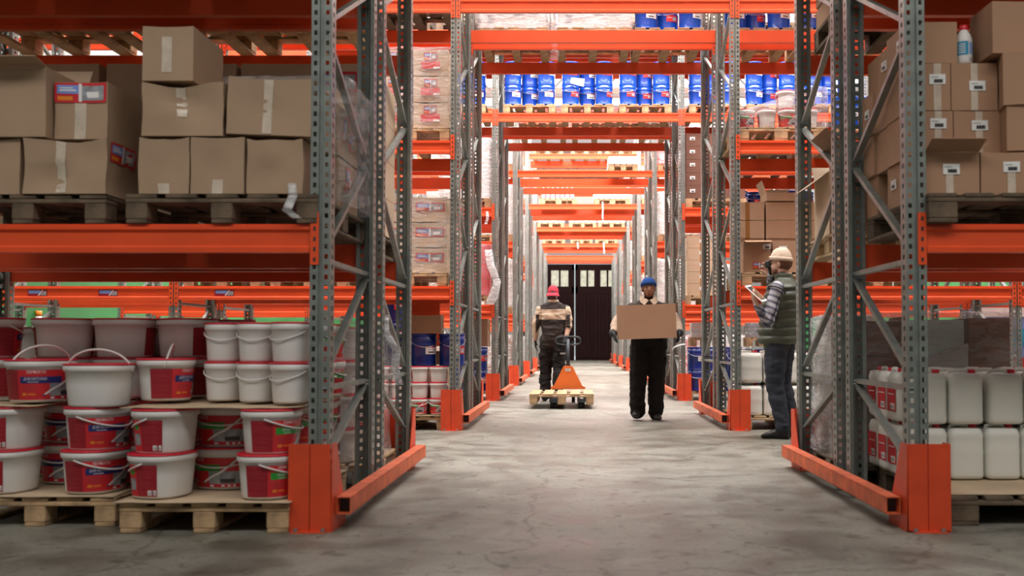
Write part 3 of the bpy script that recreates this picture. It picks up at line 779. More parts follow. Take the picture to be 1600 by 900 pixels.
for k in range(2):
    lay = ['lower', 'upper'][k]
    for i, (x, y) in enumerate(((-1.815, 5.17), (-1.61, 5.06), (-1.408, 4.95))):
        bucket('small', (x, y, Z3 + k * .1995), [8, 0, -30][i], f"small plain white bucket, {['left', 'middle', 'right'][i]} of the front three, {lay} layer", GB)
    for i, (x, y) in enumerate(((-1.80, 5.39), (-1.60, 5.28), (-1.405, 5.17))):
        bucket('small_lab', (x, y, Z3 + k * .1995), 180 if i < 2 else 95, f"small bucket, {['left', 'middle', 'right'][i]} of the second rank, {lay} layer on the buckled sheet", GB)
    for i, (x, y) in enumerate(((-1.60, 5.51), (-1.40, 5.42), (-1.40, 5.65))):
        bucket('small_lab', (x, y, Z3 + k * .1995), 95, f"small bucket, {['back left', 'back middle', 'back right'][i]} edge, {lay} layer on the buckled sheet", GB)
bucket('plain_up', (-2.395, 5.03, Z2 + .002), 0, 'big plain white bucket with raised handle standing forward on the lids', GB)
bucket('blue_up', (-2.74, 5.12, Z2 + .022), 62, 'red label bucket with raised white handle, left of the forward white bucket', GB)
bucket('blue_up', (-2.115, 5.17, Z2 + .026), 108, 'bucket with white side and blue banded label, right of the forward white bucket', GB)
for k in range(2):
    z = Z2 + (.024 if k == 0 else .0242) + k * BH; lay = ['lower', 'upper'][k]
    for i, (x, y, rz) in enumerate(((-3.13, 5.35, 150), (-2.80, 5.47, -152), (-2.47, 5.48, 180), (-2.14, 5.50, 148))):
        bucket('blue', (x, y, z), rz, f"bucket showing plain white side, {['leftmost', 'second', 'third', 'rightmost'][i]} of back rank, {lay} layer", GB)
for i, (x, y) in enumerate(((-2.75, 5.83), (-2.40, 5.85), (-2.05, 5.86))):
    for k in range(2): bucket('blue', (x, y, Z2 + .024 + k * BH), 150, f"bucket in the rearmost rank behind the white ones, {['left', 'middle', 'right'][i]}, {['lower', 'upper'][k]}", GB)
# rear row of rack 1, left: wrapped bucket stacks
for i, (px, rz) in enumerate(((-3.35, 0), (-2.5, 0), (-1.68, 0))):
    pallet((px, 6.72, 0), .80, 1.0, label=f"pallet of the {['left', 'middle', 'right'][i]} bucket stack in the rear row of the near left rack")
    for k in range(4):
        for a in range(2):
            for b in range(2):
                bucket('blue', (px - .17 + a * .335, 6.42 + b * .40, PT + .001 + k * BH), 180 if a == 0 else -100, f"rear row bucket, {['left', 'middle', 'right'][i]} stack, {['bottom', 'second', 'third', 'top'][k]} layer, {['left', 'right'][a]} {['front', 'back'][b]}", 'buckets in the rear row of the near left rack')
film_over(-1.68, 6.62, .03, .76, .80, 1.03, 'clear stretch film round the bucket stack behind the near left upright', 'film', .02, 3, False)
rag([(-1.20, 6.32, 1.08), (-1.19, 6.26, .98), (-1.12, 6.25, .86), (-1.13, 6.27, .74), (-1.10, 6.26, .64)], .035, 'torn film scrap hanging from the near left rack upright', 2)

# ------------------------------------------------------------------ rack 1, left, first shelf: cartons on two pallets
SH = LEV[0] + .071
S2 = LEV[1] + .071
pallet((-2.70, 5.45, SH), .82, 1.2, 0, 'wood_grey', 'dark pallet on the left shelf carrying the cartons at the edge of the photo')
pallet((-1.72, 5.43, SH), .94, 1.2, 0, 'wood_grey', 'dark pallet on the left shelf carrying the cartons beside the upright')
ZB = SH + PT + .002
GC = 'cartons on the near left shelf'
Yc = 4.84
def cart_px(px0, px1, y, d, z0, z1, **k): return carton(PX(px0, y), PX(px1, y), y, y + d, z0, z1, **k)
SB = [('f', .03, .97, .62, .97)]
cart_px(-105, 27, Yc + .02, .42, ZB, ZB + .275, label='slack tan carton cut off by the left edge, lower row of the left shelf', group=GC, bulge=.05, tape=(.5, .6, .3, 1))
cart_px(31, 162, Yc, .42, ZB, ZB + .275, label='bulging tan carton with tape down its middle, lower row, second from the left edge', group=GC, bulge=.07, tape=(.40, .52, .02, 1), big_sticker=[('r', .12, .75, .62, .97)])
cart_px(-70, 66, Yc, .42, ZB + .28, ZB + .625, label='tan carton with a lifted top flap, upper left at the edge of the photo', group=GC, bulge=.02, flaps=[('f', 14, .10), ('b', 60, .12)])
cart_px(80, 163, Yc + .06, .52, ZB + .28, ZB + .565, label='tan carton with a big red printed sticker across its top edge', group=GC, bulge=.02, tape=(.38, .60, 0, .66), big_sticker=[('f', .0, .98, .64, .99)])
cart_px(-60, 60, Yc + .5, .4, ZB, ZB + .275, label='carton hidden behind the lower left ones', group=GC); cart_px(70, 200, Yc + .47, .36, ZB, ZB + .275, label='carton in the second rank behind the taped one on the left shelf', group=GC)
cart_px(214, 292, Yc, .40, ZB, ZB + .278, label='square tan carton, lower row, leftmost on the pallet beside the upright', group=GC, bulge=.045, tape=(.40, .62, .0, .18))
cart_px(295, 379, Yc, .40, ZB, ZB + .278, label='square tan carton, lower row, middle of the pallet beside the upright', group=GC, bulge=.03, tape=(.40, .60, .0, .25))
cart_px(383, 470, Yc, .40, ZB, ZB + .27, label='square tan carton, lower row, next to the near left upright', group=GC, bulge=.045)
cart_px(217, 345, Yc, .42, ZB + .284, ZB + .55, label='wide slack carton in the upper row, under the single top carton', group=GC, bulge=.07, tape=(.42, .54, .35, 1))
carton(PX(350, Yc), PX(484, Yc), Yc, Yc + .42, ZB + .288, ZB + .572, label='wide carton leaning a little to the right, upper row beside the upright', group=GC, bulge=.03, tape=(.42, .53, .02, 1), tilt=2.2)
cart_px(217, 297, Yc + .0, .41, ZB + .556, ZB + .825, label='pale sided carton standing alone on top of the left shelf stack', group=GC, bulge=.008, tape=(.38, .58, .15, .82))
for i, z in enumerate((ZB, ZB + .285)):
    carton(-1.62, -1.27, 5.32, 5.80, z, z + .27, mat='card', label=f"{['lower', 'upper'][i]} bulging carton seen through the near left frame", group=GC, bulge=.05, big_sticker=[('r', .35, .55, .4, .9), ('r', .7, .85, .3, .7)], side_tape=True)
    carton(-2.14, -1.66, 5.32, 5.80, z, z + .27, mat='card', label=f"{['lower', 'upper'][i]} carton in the rear rank of the pallet beside the upright", group=GC, bulge=.02)
carton(-2.0, -1.30, 5.34, 5.80, ZB + .565, ZB + .66, mat='card_light', label='film covered carton at the back, top of the stack beside the upright', group=GC, bulge=.02, big_sticker=[('f', .3, .6, .3, .8)])
film_over(-1.60, 5.56, ZB + .01, .76, .56, .68, 'wrinkled clear film over the rear cartons beside the near left upright', 'film', .03, 8)
rag([(-1.37, 4.80, SH + .19), (-1.36, 4.79, SH + .13), (-1.39, 4.79, SH + .06), (-1.34, 4.79, SH + .02)], .035, 'grey film scrap hanging over the pallet beside the near left upright', 4)
# rear row of the near left rack: first shelf and second shelf
for i, x in enumerate((-3.42, -2.55, -1.70)):
    if 1:
        pallet((x, 6.72, SH), .8, 1.1, 0, 'wood_grey', f"pallet in the rear row of the left shelf, {['left', 'middle', 'right'][i]}", False)
        for k in range(4): carton(x - .41, x + .41, 6.25, 7.1, SH + PT + .002 + k * .26, SH + PT + .258 + k * .26, mat='card_light', label=f"carton layer in the rear row, {['left', 'middle', 'right'][i]} pallet, {['bottom', 'second', 'third', 'top'][k]}", group='rear row cartons, left', big_sticker=[('f', .55, .9, .3, .8)])
for i, x in enumerate((-3.62, -2.74, -1.86)):
    pallet((x, 6.70, S2), .8, 1.16, 0, 'wood', f"pallet seen from below on the high rear shelf, {['left', 'middle', 'right'][i]}", True)
    carton(x - .4, x + .4, 6.16, 7.2, S2 + PT + .002, S2 + PT + .5, mat='card_light', label=f"load above the high rear shelf pallet, {['left', 'middle', 'right'][i]}", group='loads on the high rear shelf')

# ------------------------------------------------------------------ rack 1, right, first shelf: cartons with barcode labels
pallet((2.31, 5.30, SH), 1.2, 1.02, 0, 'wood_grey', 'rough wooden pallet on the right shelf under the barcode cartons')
GR_ = 'barcode cartons on the near right shelf'
Yr = 4.83; hh = .243
rows = [ZB, ZB + .225, ZB + .456, ZB + .702]; RH = [.222, .228, .243, .215]
def rc(x0, x1, i, d=.36, y=Yr + .21, h=None, **k):
    k.setdefault('bulge', .006); k.setdefault('mat', 'card_right')
    return carton(x0, x1, y, y + d, rows[i], rows[i] + (h or RH[i]), group=GR_, **k)
Yb = Yr + .05
rc(1.725, 1.992, 0, d=.33, y=Yb, h=.212, label='open carton with a wide lifted flap, bottom row of the right shelf', flaps=[('f', 26, .11), ('r', 40, .07)], tape=(.38, .52, 0, .62, 'tape'), sticker_=(.48, .60))
rc(2.0, 2.25, 0, d=.34, y=Yb, h=.212, label='carton right of the open one, bottom row of the right shelf', tape=(.52, .68, 0, .55), sticker_=(.60, .66))
rc(2.26, 2.53, 0, d=.34, y=Yb, h=.212, label='carton at the right edge of the photo, bottom row of the right shelf', tape=(.4, .55, 0, 1), sticker_=(.5, .5))
rc(1.705, 1.925, 1, label='carton behind the upright, second row of the right shelf', tape=(.58, .74, 0, 1), sticker_=(.66, .72))
rc(1.93, 2.165, 1, label='carton with barcode on its tape, second row, right of the upright', tape=(.47, .62, 0, 1), sticker_=(.56, .68))
rc(1.70, 1.915, 2, label='carton partly behind the upright, third row of the right shelf', tape=(.60, .78, 0, 1), sticker_=(.69, .66))
rc(1.92, 2.155, 2, label='carton with a barcode in the middle, third row right of the upright', tape=(.42, .57, 0, 1), sticker_=(.56, .52))
carton(2.17, 2.56, Yr + .04, Yr + .40, rows[1] - .002, rows[1] + .235, mat='card_right', group=GR_, bulge=.006, label='plain turned carton at the photo edge, second row of the right shelf', rz=-10)
carton(2.165, 2.56, Yr + .02, Yr + .40, rows[2] - .006, rows[2] + .255, mat='card_right', group=GR_, bulge=.006, label='plain turned carton at the photo edge, third row of the right shelf', rz=-14)
carton(1.70, 1.955, Yr + .22, Yr + .55, rows[3], rows[3] + .212, mat='card_right', group=GR_, bulge=.006, label='plain carton in the top row crossed by the near right upright', side_sticker=(.35, .6, 'l'))
carton(2.095, 2.52, Yr + .12, Yr + .40, rows[3] + .022, rows[3] + .285, mat='card_right', group=GR_, bulge=.006, label='large carton at the top right beside the white bottle', side_tape=True)
for j, (y0, d) in enumerate(((Yr + .575, .22), (Yr + .80, .20))):
    for i in range(4):
        nmx = ['bottom', 'second', 'third', 'top'][i]
        x0 = [1.72, 1.715, 1.71, 1.73][i] if j == 0 else [1.72, 1.70, 1.695, 1.73][i]
        rc(x0, x0 + .42, i, d=d, y=y0 if i or j else Yr + .40, h=RH[i] - (.01 if i == 3 else 0), label=f"carton on the aisle side of the right shelf, {nmx} row, {['second', 'rearmost'][j]} rank", bulge=.010,
           side_sticker=((.5, .55, 'l') if (i + j) % 3 == 0 else None), mat='card_right')
        rc(x0 + .43, x0 + .95, i, d=d, y=y0, h=RH[i] - (.01 if i == 3 else 0), label=f"inner carton behind the front ones, {nmx} row, {['second', 'rearmost'][j]} rank")
# white bottle
bt_ = MB(); n = 20
prof = [(.038, 0), (.042, .004), (.0425, .02), (.0425, .125), (.041, .135), (.034, .155), (.020, .178), (.018, .186)]
bt_.loft([[(r * math.cos(2 * math.pi * j / n), r * math.sin(2 * math.pi * j / n), z) for j in range(n)] for r, z in prof], 'plastic_white')
bo = link('bottle', bt_.mesh('bottle'), None, (PX(1511, Yr + .27) , Yr + .27, rows[3] + .001)); tag(bo, 'white bottle with red cap and blue label standing between the top cartons', 'bottle')
m2 = MB(); m2.loft([[(r * math.cos(2 * math.pi * j / n), r * math.sin(2 * math.pi * j / n), z) for j in range(n)] for r, z in ((.019, .180), (.020, .182), (.019, .205), (.016, .207))], 'lid_red'); child('cap', m2.mesh('cap'), bo, label='red cap')
m2 = MB()
def cyp(t0, t1, z0, z1, r, mat):
    q = []
    for i in range(7):
        t = R(t0 + (t1 - t0) * i / 6); q += [(r * math.sin(t), -r * math.cos(t), z0), (r * math.sin(t), -r * math.cos(t), z1)]
    m2.add(q, [(2 * i, 2 * i + 2, 2 * i + 3, 2 * i + 1) for i in range(6)], mat, True)
cyp(-85, 10, .045, .115, .0435, 'bottle_blue'); cyp(45, 85, .045, .115, .0435, 'bottle_blue'); cyp(18, 36, .05, .11, .0435, 'print_lightblue')
for i in range(5): cyp(-60, -10, .055 + i * .011, .059 + i * .011, .044, 'print_white')
for i in range(7): cyp(16 + i * 5, 18 + i * 5, .012, .032, .0436, 'grey_ink')
child('label', m2.mesh('label'), bo, label='blue and white printed label')

# ------------------------------------------------------------------ rack 1, right, floor: jerrycans, wrapped panels and rolls
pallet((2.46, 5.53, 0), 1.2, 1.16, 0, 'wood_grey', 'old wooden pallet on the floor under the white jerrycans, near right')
sheet(1.86, 3.06, 4.99, 6.11, PT, 'brown cardboard sheet on the pallet under the near white jerrycans', seed=4)
GJ = 'white jerrycans on the near right pallet'
for k in range(2):
    z = PT + .012 + k * .301; lay = ['lower', 'upper'][k]
    for j in range(3):
        for i in range(5):
            if i == 0 and j > 0: continue
            x = 1.955 + i * .2 + (.02 if k else 0) * (i > 1); y = 5.55 + j * .185
            if x > 2.95: continue
            jerry((x, y, z), 180 if j == 0 else 180 + 3 * i, f"white jerrycan, {lay} layer, {['first', 'second', 'third', 'fourth', 'fifth'][i]} from the upright, {['front', 'middle', 'back'][j]} rank", GJ)
    for j in range(3):
        jerry((1.905 if j else 1.90, 5.745 + j * .197, z), -89, f"jerrycan showing its red label to the aisle, {lay} layer, {['front', 'middle', 'back'][j]} of the near pallet", GJ)
        if j == 0: pass
pallet((1.98, 6.72, 0), .56, .9, 0, 'wood_grey', 'pallet under the film wrapped brown stack behind the near right frame')
pallet((2.72, 6.72, 0), .84, .9, 0, 'wood_grey', 'pallet under the wrapped glass panels behind the jerrycans')
for k in range(4):
    carton(1.73, 2.10, 6.30, 6.72, PT + .002 + k * .225, PT + .222 + k * .225, mat='carton_brown', label=f"dark brown wrapped carton stack at the near right frame, {['bottom', 'second', 'third', 'top'][k]} piece", group='brown wrapped cartons by the frame', bulge=.004)
film_over(1.915, 6.51, .15, .40, .45, .93, 'tight clear film round the dark brown carton stack', 'film', .012, 21)
for i, x in enumerate((1.80, 2.0)):
    mb = MB(); mb.tube([(0, 0, 0), (0, 0, .92)], .095, 'card_light' if i else 'tape_white', 16); mb.tube([(0, 0, .001), (0, 0, .925)], .03, 'card_inner', 10)
    tag(link('film_roll', mb.mesh('film_roll'), None, (x, 7.02, PT + .001)), f"tall pale roll wrapped in film behind the rear foot, {['left', 'right'][i]}", 'roll')
film_over(1.91, 7.02, .15, .42, .24, .93, 'silvery film round the pale rolls at the rear right frame', 'film_thick', .015, 33)
for i, (x0, x1, y, z1, mt, nm) in enumerate(((2.15, 2.485, 6.36, 1.05, 'glass_green', 'pale green glass like panel under film behind the jerrycans'), (2.19, 2.50, 6.33, .90, 'panel_grey', 'grey board leaning in front of the pale green panel'), (2.51, 2.77, 6.34, 1.06, 'board_brown', 'dark brown upright board beside the pale green panel'), (2.115, 2.145, 6.40, 1.07, 'board_brown', 'brown edge board left of the pale green panel'))):
    mb = MB()
    if i == 1: mb.loft([[(x0, y, PT), (x1, y, PT), (x1, y, z1 - .0), (x0 + .02, y, z1 - .10)], [(x0, y + .02, PT), (x1, y + .02, PT), (x1, y + .02, z1), (x0 + .02, y + .02, z1 - .10)]], mt, False)
    else: mb.box(x0, x1, y, y + (.10 if i == 0 else .3), PT + .001, z1, mt)
    tag(link('panel', mb.mesh('panel')), nm, 'panel')
film_over(2.46, 6.55, .16, .68, .46, .93, 'clear film stretched over the panels behind the jerrycans', 'film', .01, 12)
# open carton on the first shelf, rear row of the near right rack
pallet((2.10, 6.72, SH), .8, 1.06, 0, 'wood_new', 'pale pallet on the rear shelf under the open brown carton')
carton(1.70, 2.10, 6.22, 6.62, SH + PT + .002, SH + PT + .52, mat='card_dark', label='tall dark carton with open flaps on the rear shelf, seen through the right frame', bulge=.01, flaps=[('l', 40, .16), ('f', -30, .14)])
carton(1.72, 2.12, 6.70, 7.12, SH + PT + .002, SH + PT + .43, mat='card_light', label='light open carton with ragged flaps at the rear right frame', bulge=.02, flaps=[('l', -35, .18), ('f', 30, .14), ('b', 50, .15)])
carton(2.15, 2.48, 6.22, 7.0, SH + PT + .002, SH + PT + .45, mat='card_dark', label='closed brown carton next to the dark open carton', bulge=.01)

# ------------------------------------------------------------------ rack 2
Y2 = RACKS[1]; S3 = LEV[2] + .071
def big_cartons(x0, z, rows_, w, h, d, y, mat, base_label, group, wide=False, film_=True):
    for k in range(rows_):
        for i in range(2):
            a = x0 + i * (w + .01)
            st = [('f', .30, .68, .60, .92)] if not wide else [('f', .15, .93, .42, .80)]
            o = carton(a, a + w, y, y + d, z + k * (h + .004), z + k * (h + .004) + h, mat=mat, label=f"{base_label}, {['bottom', 'middle', 'top'][k]} layer, {['left', 'right'][i]}", group=group, bulge=.03, big_sticker=st)
            if not wide:
                m2 = MB(); m2.box(-.10, .10, -d / 2 - .022, -d / 2 - .019, h * .24, h * .52, 'print_red'); m2.box(.03, .10, -d / 2 - .0235, -d / 2 - .022, h * .25, h * .32, 'paper'); child('label', m2.mesh('label'), o, label='red lower label')
G2 = 'printed cartons on the second rack, left'
pallet((-1.70, Y2 + .53, S2), .8, 1.06, label='pallet under the red labelled cartons, upper left shelf of the second rack')
pallet((-2.75, Y2 + .53, S2), .8, 1.06, label='pallet further left on the upper shelf of the second rack')
big_cartons(-2.07 - .0, S2 + PT + .003, 3, .365, .275, .9, Y2 + .08, 'card_light', 'carton with two red labels, upper left shelf, second rack', G2)
pallet((-1.72, Y2 + .53, SH), .8, 1.06, label='pallet under the cartons with long red labels, lower left shelf of the second rack')
big_cartons(-2.11, SH + PT + .003, 3, .38, .262, .9, Y2 + .08, 'card_light', 'carton with long red strip, lower left shelf, second rack', G2, True)
film_over(-1.70, Y2 + .55, S2 + .02, .80, .98, .98, 'crinkled clear film over the upper left cartons of the second rack', 'film', .03, 40)
film_over(-1.70, Y2 + .55, SH + .04, .84, .98, .93, 'crinkled clear film over the lower left cartons of the second rack', 'film', .035, 44)
for i in range(2):
    big_cartons(-3.15 - i * .9, SH + PT + .003, 3, .38, .262, .5, Y2 + .08, 'card_light', f"tan carton with red strip further left on the second rack, pallet {['one', 'two'][i]}", G2, True)
    pallet((-2.76 - i * .9, Y2 + .53, SH), .8, 1.06, label=f"{['right', 'left'][i]} pallet of the farther left cartons on the lower shelf", detail=False)
# floor: small buckets with blue pails on top
pallet((-1.72, Y2 + .55, 0), .8, 1.1, 0, 'wood_new', 'pallet on the floor under small white buckets at the second rack')
sheet(-2.12, -1.33, Y2 - .02, Y2 + 1.08, PT, 'cardboard sheet under the small white buckets of the second rack', seed=14)
GS = 'small buckets on the floor of the second rack'
for k in range(3):
    for i in range(4):
        bucket('small_lab', (-2.02 + i * .2, Y2 + .10, PT + .013 + k * .166), [180, 172, 200, 185][i] if k else [10, 0, -8, 5][i], f"small red lidded bucket, second rack floor, {['bottom', 'middle', 'top'][k]} layer, {['first', 'second', 'third', 'fourth'][i]} from left", GS).scale = (1, 1, .83)
ZP = PT + .014 + 3 * .166
sheet(-2.12, -1.33, Y2 + .22, Y2 + .80, PT + .013, 'stacked cardboard filler behind the small buckets', seed=15, t=ZP - PT - .02, amp=.001)
GD = 'blue pails near the floor of the second and third racks'
for i, (x, lab) in enumerate(((-1.62, 'white'), (-1.315, 'red'), (-2.21, 'red'), (-1.91, 'white'))):
    drum(lab, (x, Y2 + (.38 if i < 2 else .52 if i == 3 else .4), ZP), 15, f"dark blue pail with {lab} label standing on the small buckets, {['middle', 'right', 'left', 'set back'][i]}", GD, True)
carton(-1.74, -1.42, Y2 + .25, Y2 + .5, ZP + .342, ZP + .54, mat='card_dark', label='worn brown carton sitting on top of the blue pails', bulge=.015)
mb = MB(); mb.box(-1.38, -1.05, 0, .03, 0, .50, 'orange'); mb.box(-1.38, -1.05, .03, .2, 0, .02, 'orange')
tag(link('orange_panel', mb.mesh('orange_panel'), None, (-.45, Y2 + .75, 1.0 - .14)), 'flat orange panel behind the worn brown carton', 'panel')
carton(-1.86, -1.47, Y2 + .74, Y2 + 1.0, 0.2 + ZP - .2, ZP + .15, mat='carton_brown', label='low brown carton behind the pails on the second rack floor')
# taller blue pail stack at the rear row, left
for k in range(4): drum('red' if k % 2 else 'white', (PX(612, Y2 + 1.75), Y2 + 1.75, PT + k * .342), 20, f"blue pail in the narrow stack seen through the near frame, {['bottom', 'second', 'third', 'top'][k]}", GD, True)
pallet((-2.6, Y2 + 1.85, 0), 1.9, 1.0, 0, 'wood_grey', 'long pallet of the rear row behind the small buckets, second rack', False)
for i in range(4):
    for k in range(2): drum(['white', 'red'][i % 2], (-2.9 + i * .3 + .02, Y2 + 1.55, PT + .001 + k * .342), 10, f"dark blue pail behind the small buckets, {['bottom', 'top'][k]}, {['first', 'second', 'third', 'fourth'][i]} from the left", GD, True) if i != 2 else None
# right side of rack 2
pallet((2.24, Y2 + .55, 0), 1.1, 1.1, 0, 'wood_new', 'pale pallet under the big white jerrycans by the man in the vest')
pallet((3.60, Y2 + .55, 0), 1.1, 1.1, 0, 'wood_grey', 'pallet on the floor right of the man, behind the near right frame')
for k in range(2):
    for j in range(2):
        for i in range(5):
            jerry((1.82 + i * .275, Y2 + .14 + j * .25, PT + .001 + k * .337), 0 if i == 4 else 180, f"big white jerrycan by the man, {['lower', 'upper'][k]} layer, {['first', 'second', 'third', 'fourth', 'fifth'][i]} from the left, {['front', 'back'][j]}", 'big white jerrycans at the second rack', True)
for i in range(4):
    jerry((3.25 + i * .27, Y2 + .14, PT + .001), 0, f"white jerrycan with red label right of the man, {['first', 'second', 'third', 'fourth'][i]}", 'big white jerrycans at the second rack', True)
for i in range(4):
    drum('white', (1.83 + i * .3, Y2 + .75, PT), 0, f"dark blue pail behind the jerrycans, {['first', 'second', 'third', 'fourth'][i]} from the left, lower", GD, True)
    drum('white', (1.83 + i * .3, Y2 + .75, PT + .342), 0, f"dark blue pail behind the jerrycans, {['first', 'second', 'third', 'fourth'][i]} from the left, upper", GD, True)
pallet((2.18, Y2 + .53, SH), .9, 1.06, 0, 'wood_new', 'pallet on the shelf behind the man under the open carton')
pallet((3.15, Y2 + .53, SH), .9, 1.06, 0, 'wood_new', 'pallet on the shelf to the right of the man')
GQ = 'cartons on the shelf behind the man'
cart_px(1163, 1205, Y2 + .02, .40, SH + PT + .002, SH + PT + .33, mat='card_right', label='open carton with red sticker behind the scanner of the man', group=GQ, bulge=.01, flaps=[('l', 55, .10), ('f', -12, .10)], sticker_=(.85, .82), big_sticker=[('f', .32, .82, .12, .32)])
cart_px(1208, 1262, Y2 + .02, .40, SH + PT + .002, SH + PT + .33, mat='card_right', label='carton with white sticker right of the open one behind the man', group=GQ, bulge=.01, sticker_=(.3, .75))
for k in range(4):
    for i in range(3):
        carton(1.74 + i * .34, 2.06 + i * .34, Y2 + .48, Y2 + .85, SH + PT + .002 + k * .2, SH + PT + .198 + k * .2, mat='card_light' if k > 1 else 'card_right', label=f"tan carton in the stack behind the man, {['bottom', 'second', 'third', 'top'][k]} row, {['left', 'middle', 'right'][i]}", group=GQ, bulge=.006, tape=(.36, .5, 0, 1, 'tape_brown') if i == 0 else None)
carton(2.08, 2.40, Y2 + .46, Y2 + .8, SH + PT + .81, SH + PT + .83 + .07, mat='card_light', label='open topped low carton with raised flap on the stack behind the man', group=GQ, flaps=[('l', 70, .14), ('b', 60, .1)])
for i, x in enumerate((2.75, 3.12)):
    carton(x, x + .34, Y2 + .05, Y2 + .5, SH + PT + .002, SH + PT + .42, mat='card_light', label=f"light carton on the shelf right of the man, {['left', 'right'][i]}", group=GQ, flaps=[('l', 50, .12), ('f', -20, .1)] if i else None, sticker_=(.3, .7))
# upper right shelf: wrapped buckets
pallet((2.15, Y2 + .53, S2), .95, 1.06, 0, 'wood', 'pallet under the wrapped red and white tins on the upper right shelf')
pallet((3.2, Y2 + .53, S2), .95, 1.06, 0, 'wood', 'pallet under the blue pails on the upper right shelf')
for k in range(2):
    for i in range(4 if k == 0 else 2):
        bucket('small_lab', (1.80 + i * .22 + k * .42, Y2 + .12, S2 + PT + .001 - 0 + k * .2), 180 if (i + k) % 2 else 10, f"red and white tin under film on the upper right shelf, {['lower', 'upper'][k]}, {['first', 'second', 'third', 'fourth'][i]}", 'wrapped tins on the upper right shelf')
mb = MB()
W_ = [(1.66, .02), (1.66, .16), (1.80, .22), (2.50, .45), (2.62, .44), (2.62, .02)]
for q in (0,): mb.loft([[(x, y, z + noise.noise(Vector((x * 4, y * 3, z * 4))) * .03) for x, z in W_] for y in (-.02, .3, .7, .95)], 'film', True)
tag(link('stretch_film', mb.mesh('stretch_film'), None, (.02, Y2 + .02, S2 + PT - .02)), 'tent of clear film over the red tins on the upper right shelf', 'plastic film')
for i in range(4): drum('red' if i % 2 else 'white', (2.86 + i * .3, Y2 + .16, S2 + PT + .001), 0, f"bright blue pail right of the wrapped tins, {['first', 'second', 'third', 'fourth'][i]}", 'blue pails on the upper right shelf')
# tunnel level of rack 2, rear row
Y2r = Y2 + 1.72
GT = 'pallets above the central aisle'
for i, (px0, px1) in enumerate(((745, 858), (866, 990))):
    y = Y2 + 1.38; x0, x1 = PX(px0, y), PX(px1, y)
    pallet(((x0 + x1) / 2, Y2 + 1.84, S3), x1 - x0 - .04, 1.0, label=f"pallet above the aisle under the {['left', 'right'][i]} wrapped load, second rack", group=GT)
    carton(x0 + .04, x1 - .04, y, y + .9, S3 + PT + .002, S3 + PT + .50, mat='plastic_white', label=f"{['left', 'right'][i]} pale load under film above the aisle, second rack", group='pale loads above the aisle', bulge=.02, tape=[(.1, .2, .1, .9, 'print_photo'), (.5, .9, .3, .4, 'print_photo')])
    film_over((x0 + x1) / 2, y + .46, S3 + PT - .02, x1 - x0 - .03, .96, .54, f"milky crinkled film over the {['left', 'right'][i]} load above the aisle", 'film_thick', .03, 50 + i)
rag([(PX(866, Y2 + 1.3), Y2 + 1.33, S3 + .62), (PX(866, Y2 + 1.3), Y2 + 1.31, S3 + .35), (PX(864, Y2 + 1.3), Y2 + 1.31, S3 + .02), (PX(867, Y2 + 1.3), Y2 + 1.30, S3 - .17), (PX(866, Y2 + 1.3), Y2 + 1.30, S3 - .26)], .07, 'bunch of film hanging between the two wrapped loads above the aisle', 6, 'film')
def drum_pallet(x, y, z, nm, layers, grp, n=3, dark=False, wood='wood', depth=1.0, seq=('white', 'red', 'white')):
    w = .82
    pallet((x, y + depth / 2, z), w, depth, 0, wood, f"pallet under the blue pails, {nm}", True, GT)
    for k in range(layers):
        for i in range(n):
            dx = -.265 + i * .265; dy = .16 if i != 1 else .30
            drum(seq[i % 3], (x + dx, y + dy, z + PT + .001 + k * .341), random.uniform(-15, 15), f"blue pail, {['left', 'middle', 'right'][i]}{[', lower', ', upper'][k] if layers > 1 else ''}, {nm}", grp, dark)
drum_pallet(1.12, Y2 + 1.36, S3, 'right end of the high tier above the aisle, second rack', 1, 'blue pails above the aisle')
for i in range(3): drum_pallet(2.18 + i * .92, Y2 + 1.36, S3, f"{['left', 'middle', 'right'][i]} pallet high on the right of the second rack", 1, 'blue pails above the right bays')
for i, x in enumerate((-1.75, -2.6, -3.45)):
    pallet((x, Y2 + .53, S3), .8, 1.06, 0, 'wood_grey', f"pallet seen from below, top left of the second rack, {['right', 'middle', 'left'][i]}", True, GT)
    carton(x - .38, x + .38, Y2 + .05, Y2 + 1.0, S3 + PT + .002, S3 + PT + .5, mat='card_light', label=f"load on the top left pallets of the second rack, {['right', 'middle', 'left'][i]}", group='loads out of reach')
for i in range(3):
    pallet((2.2 + i * .9, Y2 + 1.84, S2), .8, 1.0, 0, 'wood_grey', f"pallet in the rear row, upper right shelf of the second rack, {['left', 'middle', 'right'][i]}", False)

# ------------------------------------------------------------------ rack 3
Y3 = RACKS[2]
for i, (px0, px1, sq) in enumerate(((785, 868, ('white', 'white', 'white')), (877, 959, ('red', 'white', 'red')), (968, 1050, ('red', 'red', 'red')))):
    x = PX((px0 + px1) / 2, Y3)
    drum_pallet(x, Y3 - .01, S3, f"{['left', 'middle', 'right'][i]} pallet above the aisle, third rack", 2, 'blue pails on the third rack', seq=sq)
mb = MB(); mb.add([(-.11, 0, -.03), (.10, 0, -.085), (.115, 0, .04), (-.095, 0, .06)], [(0, 1, 2, 3)], 'paper'); mb.add([(-.11, .001, -.03), (.10, .001, -.085), (.115, .001, .04), (-.095, .001, .06)], [(3, 2, 1, 0)], 'paper')
tag(link('paper_sheet', mb.mesh('paper_sheet'), None, (PX(902, Y3), Y3 - .012, S3 + .50)), 'white paper sheet fixed to the pails above the aisle', 'paper')
for i, (px0, px1) in enumerate(((1078, 1160), (1168, 1250), (1262, 1344), (1352, 1434))):
    drum_pallet(PX((px0 + px1) / 2, Y3), Y3 - .01, S3, f"{['first', 'second', 'third', 'fourth'][i]} pallet right of the aisle, third rack", 2, 'blue pails on the third rack, right')
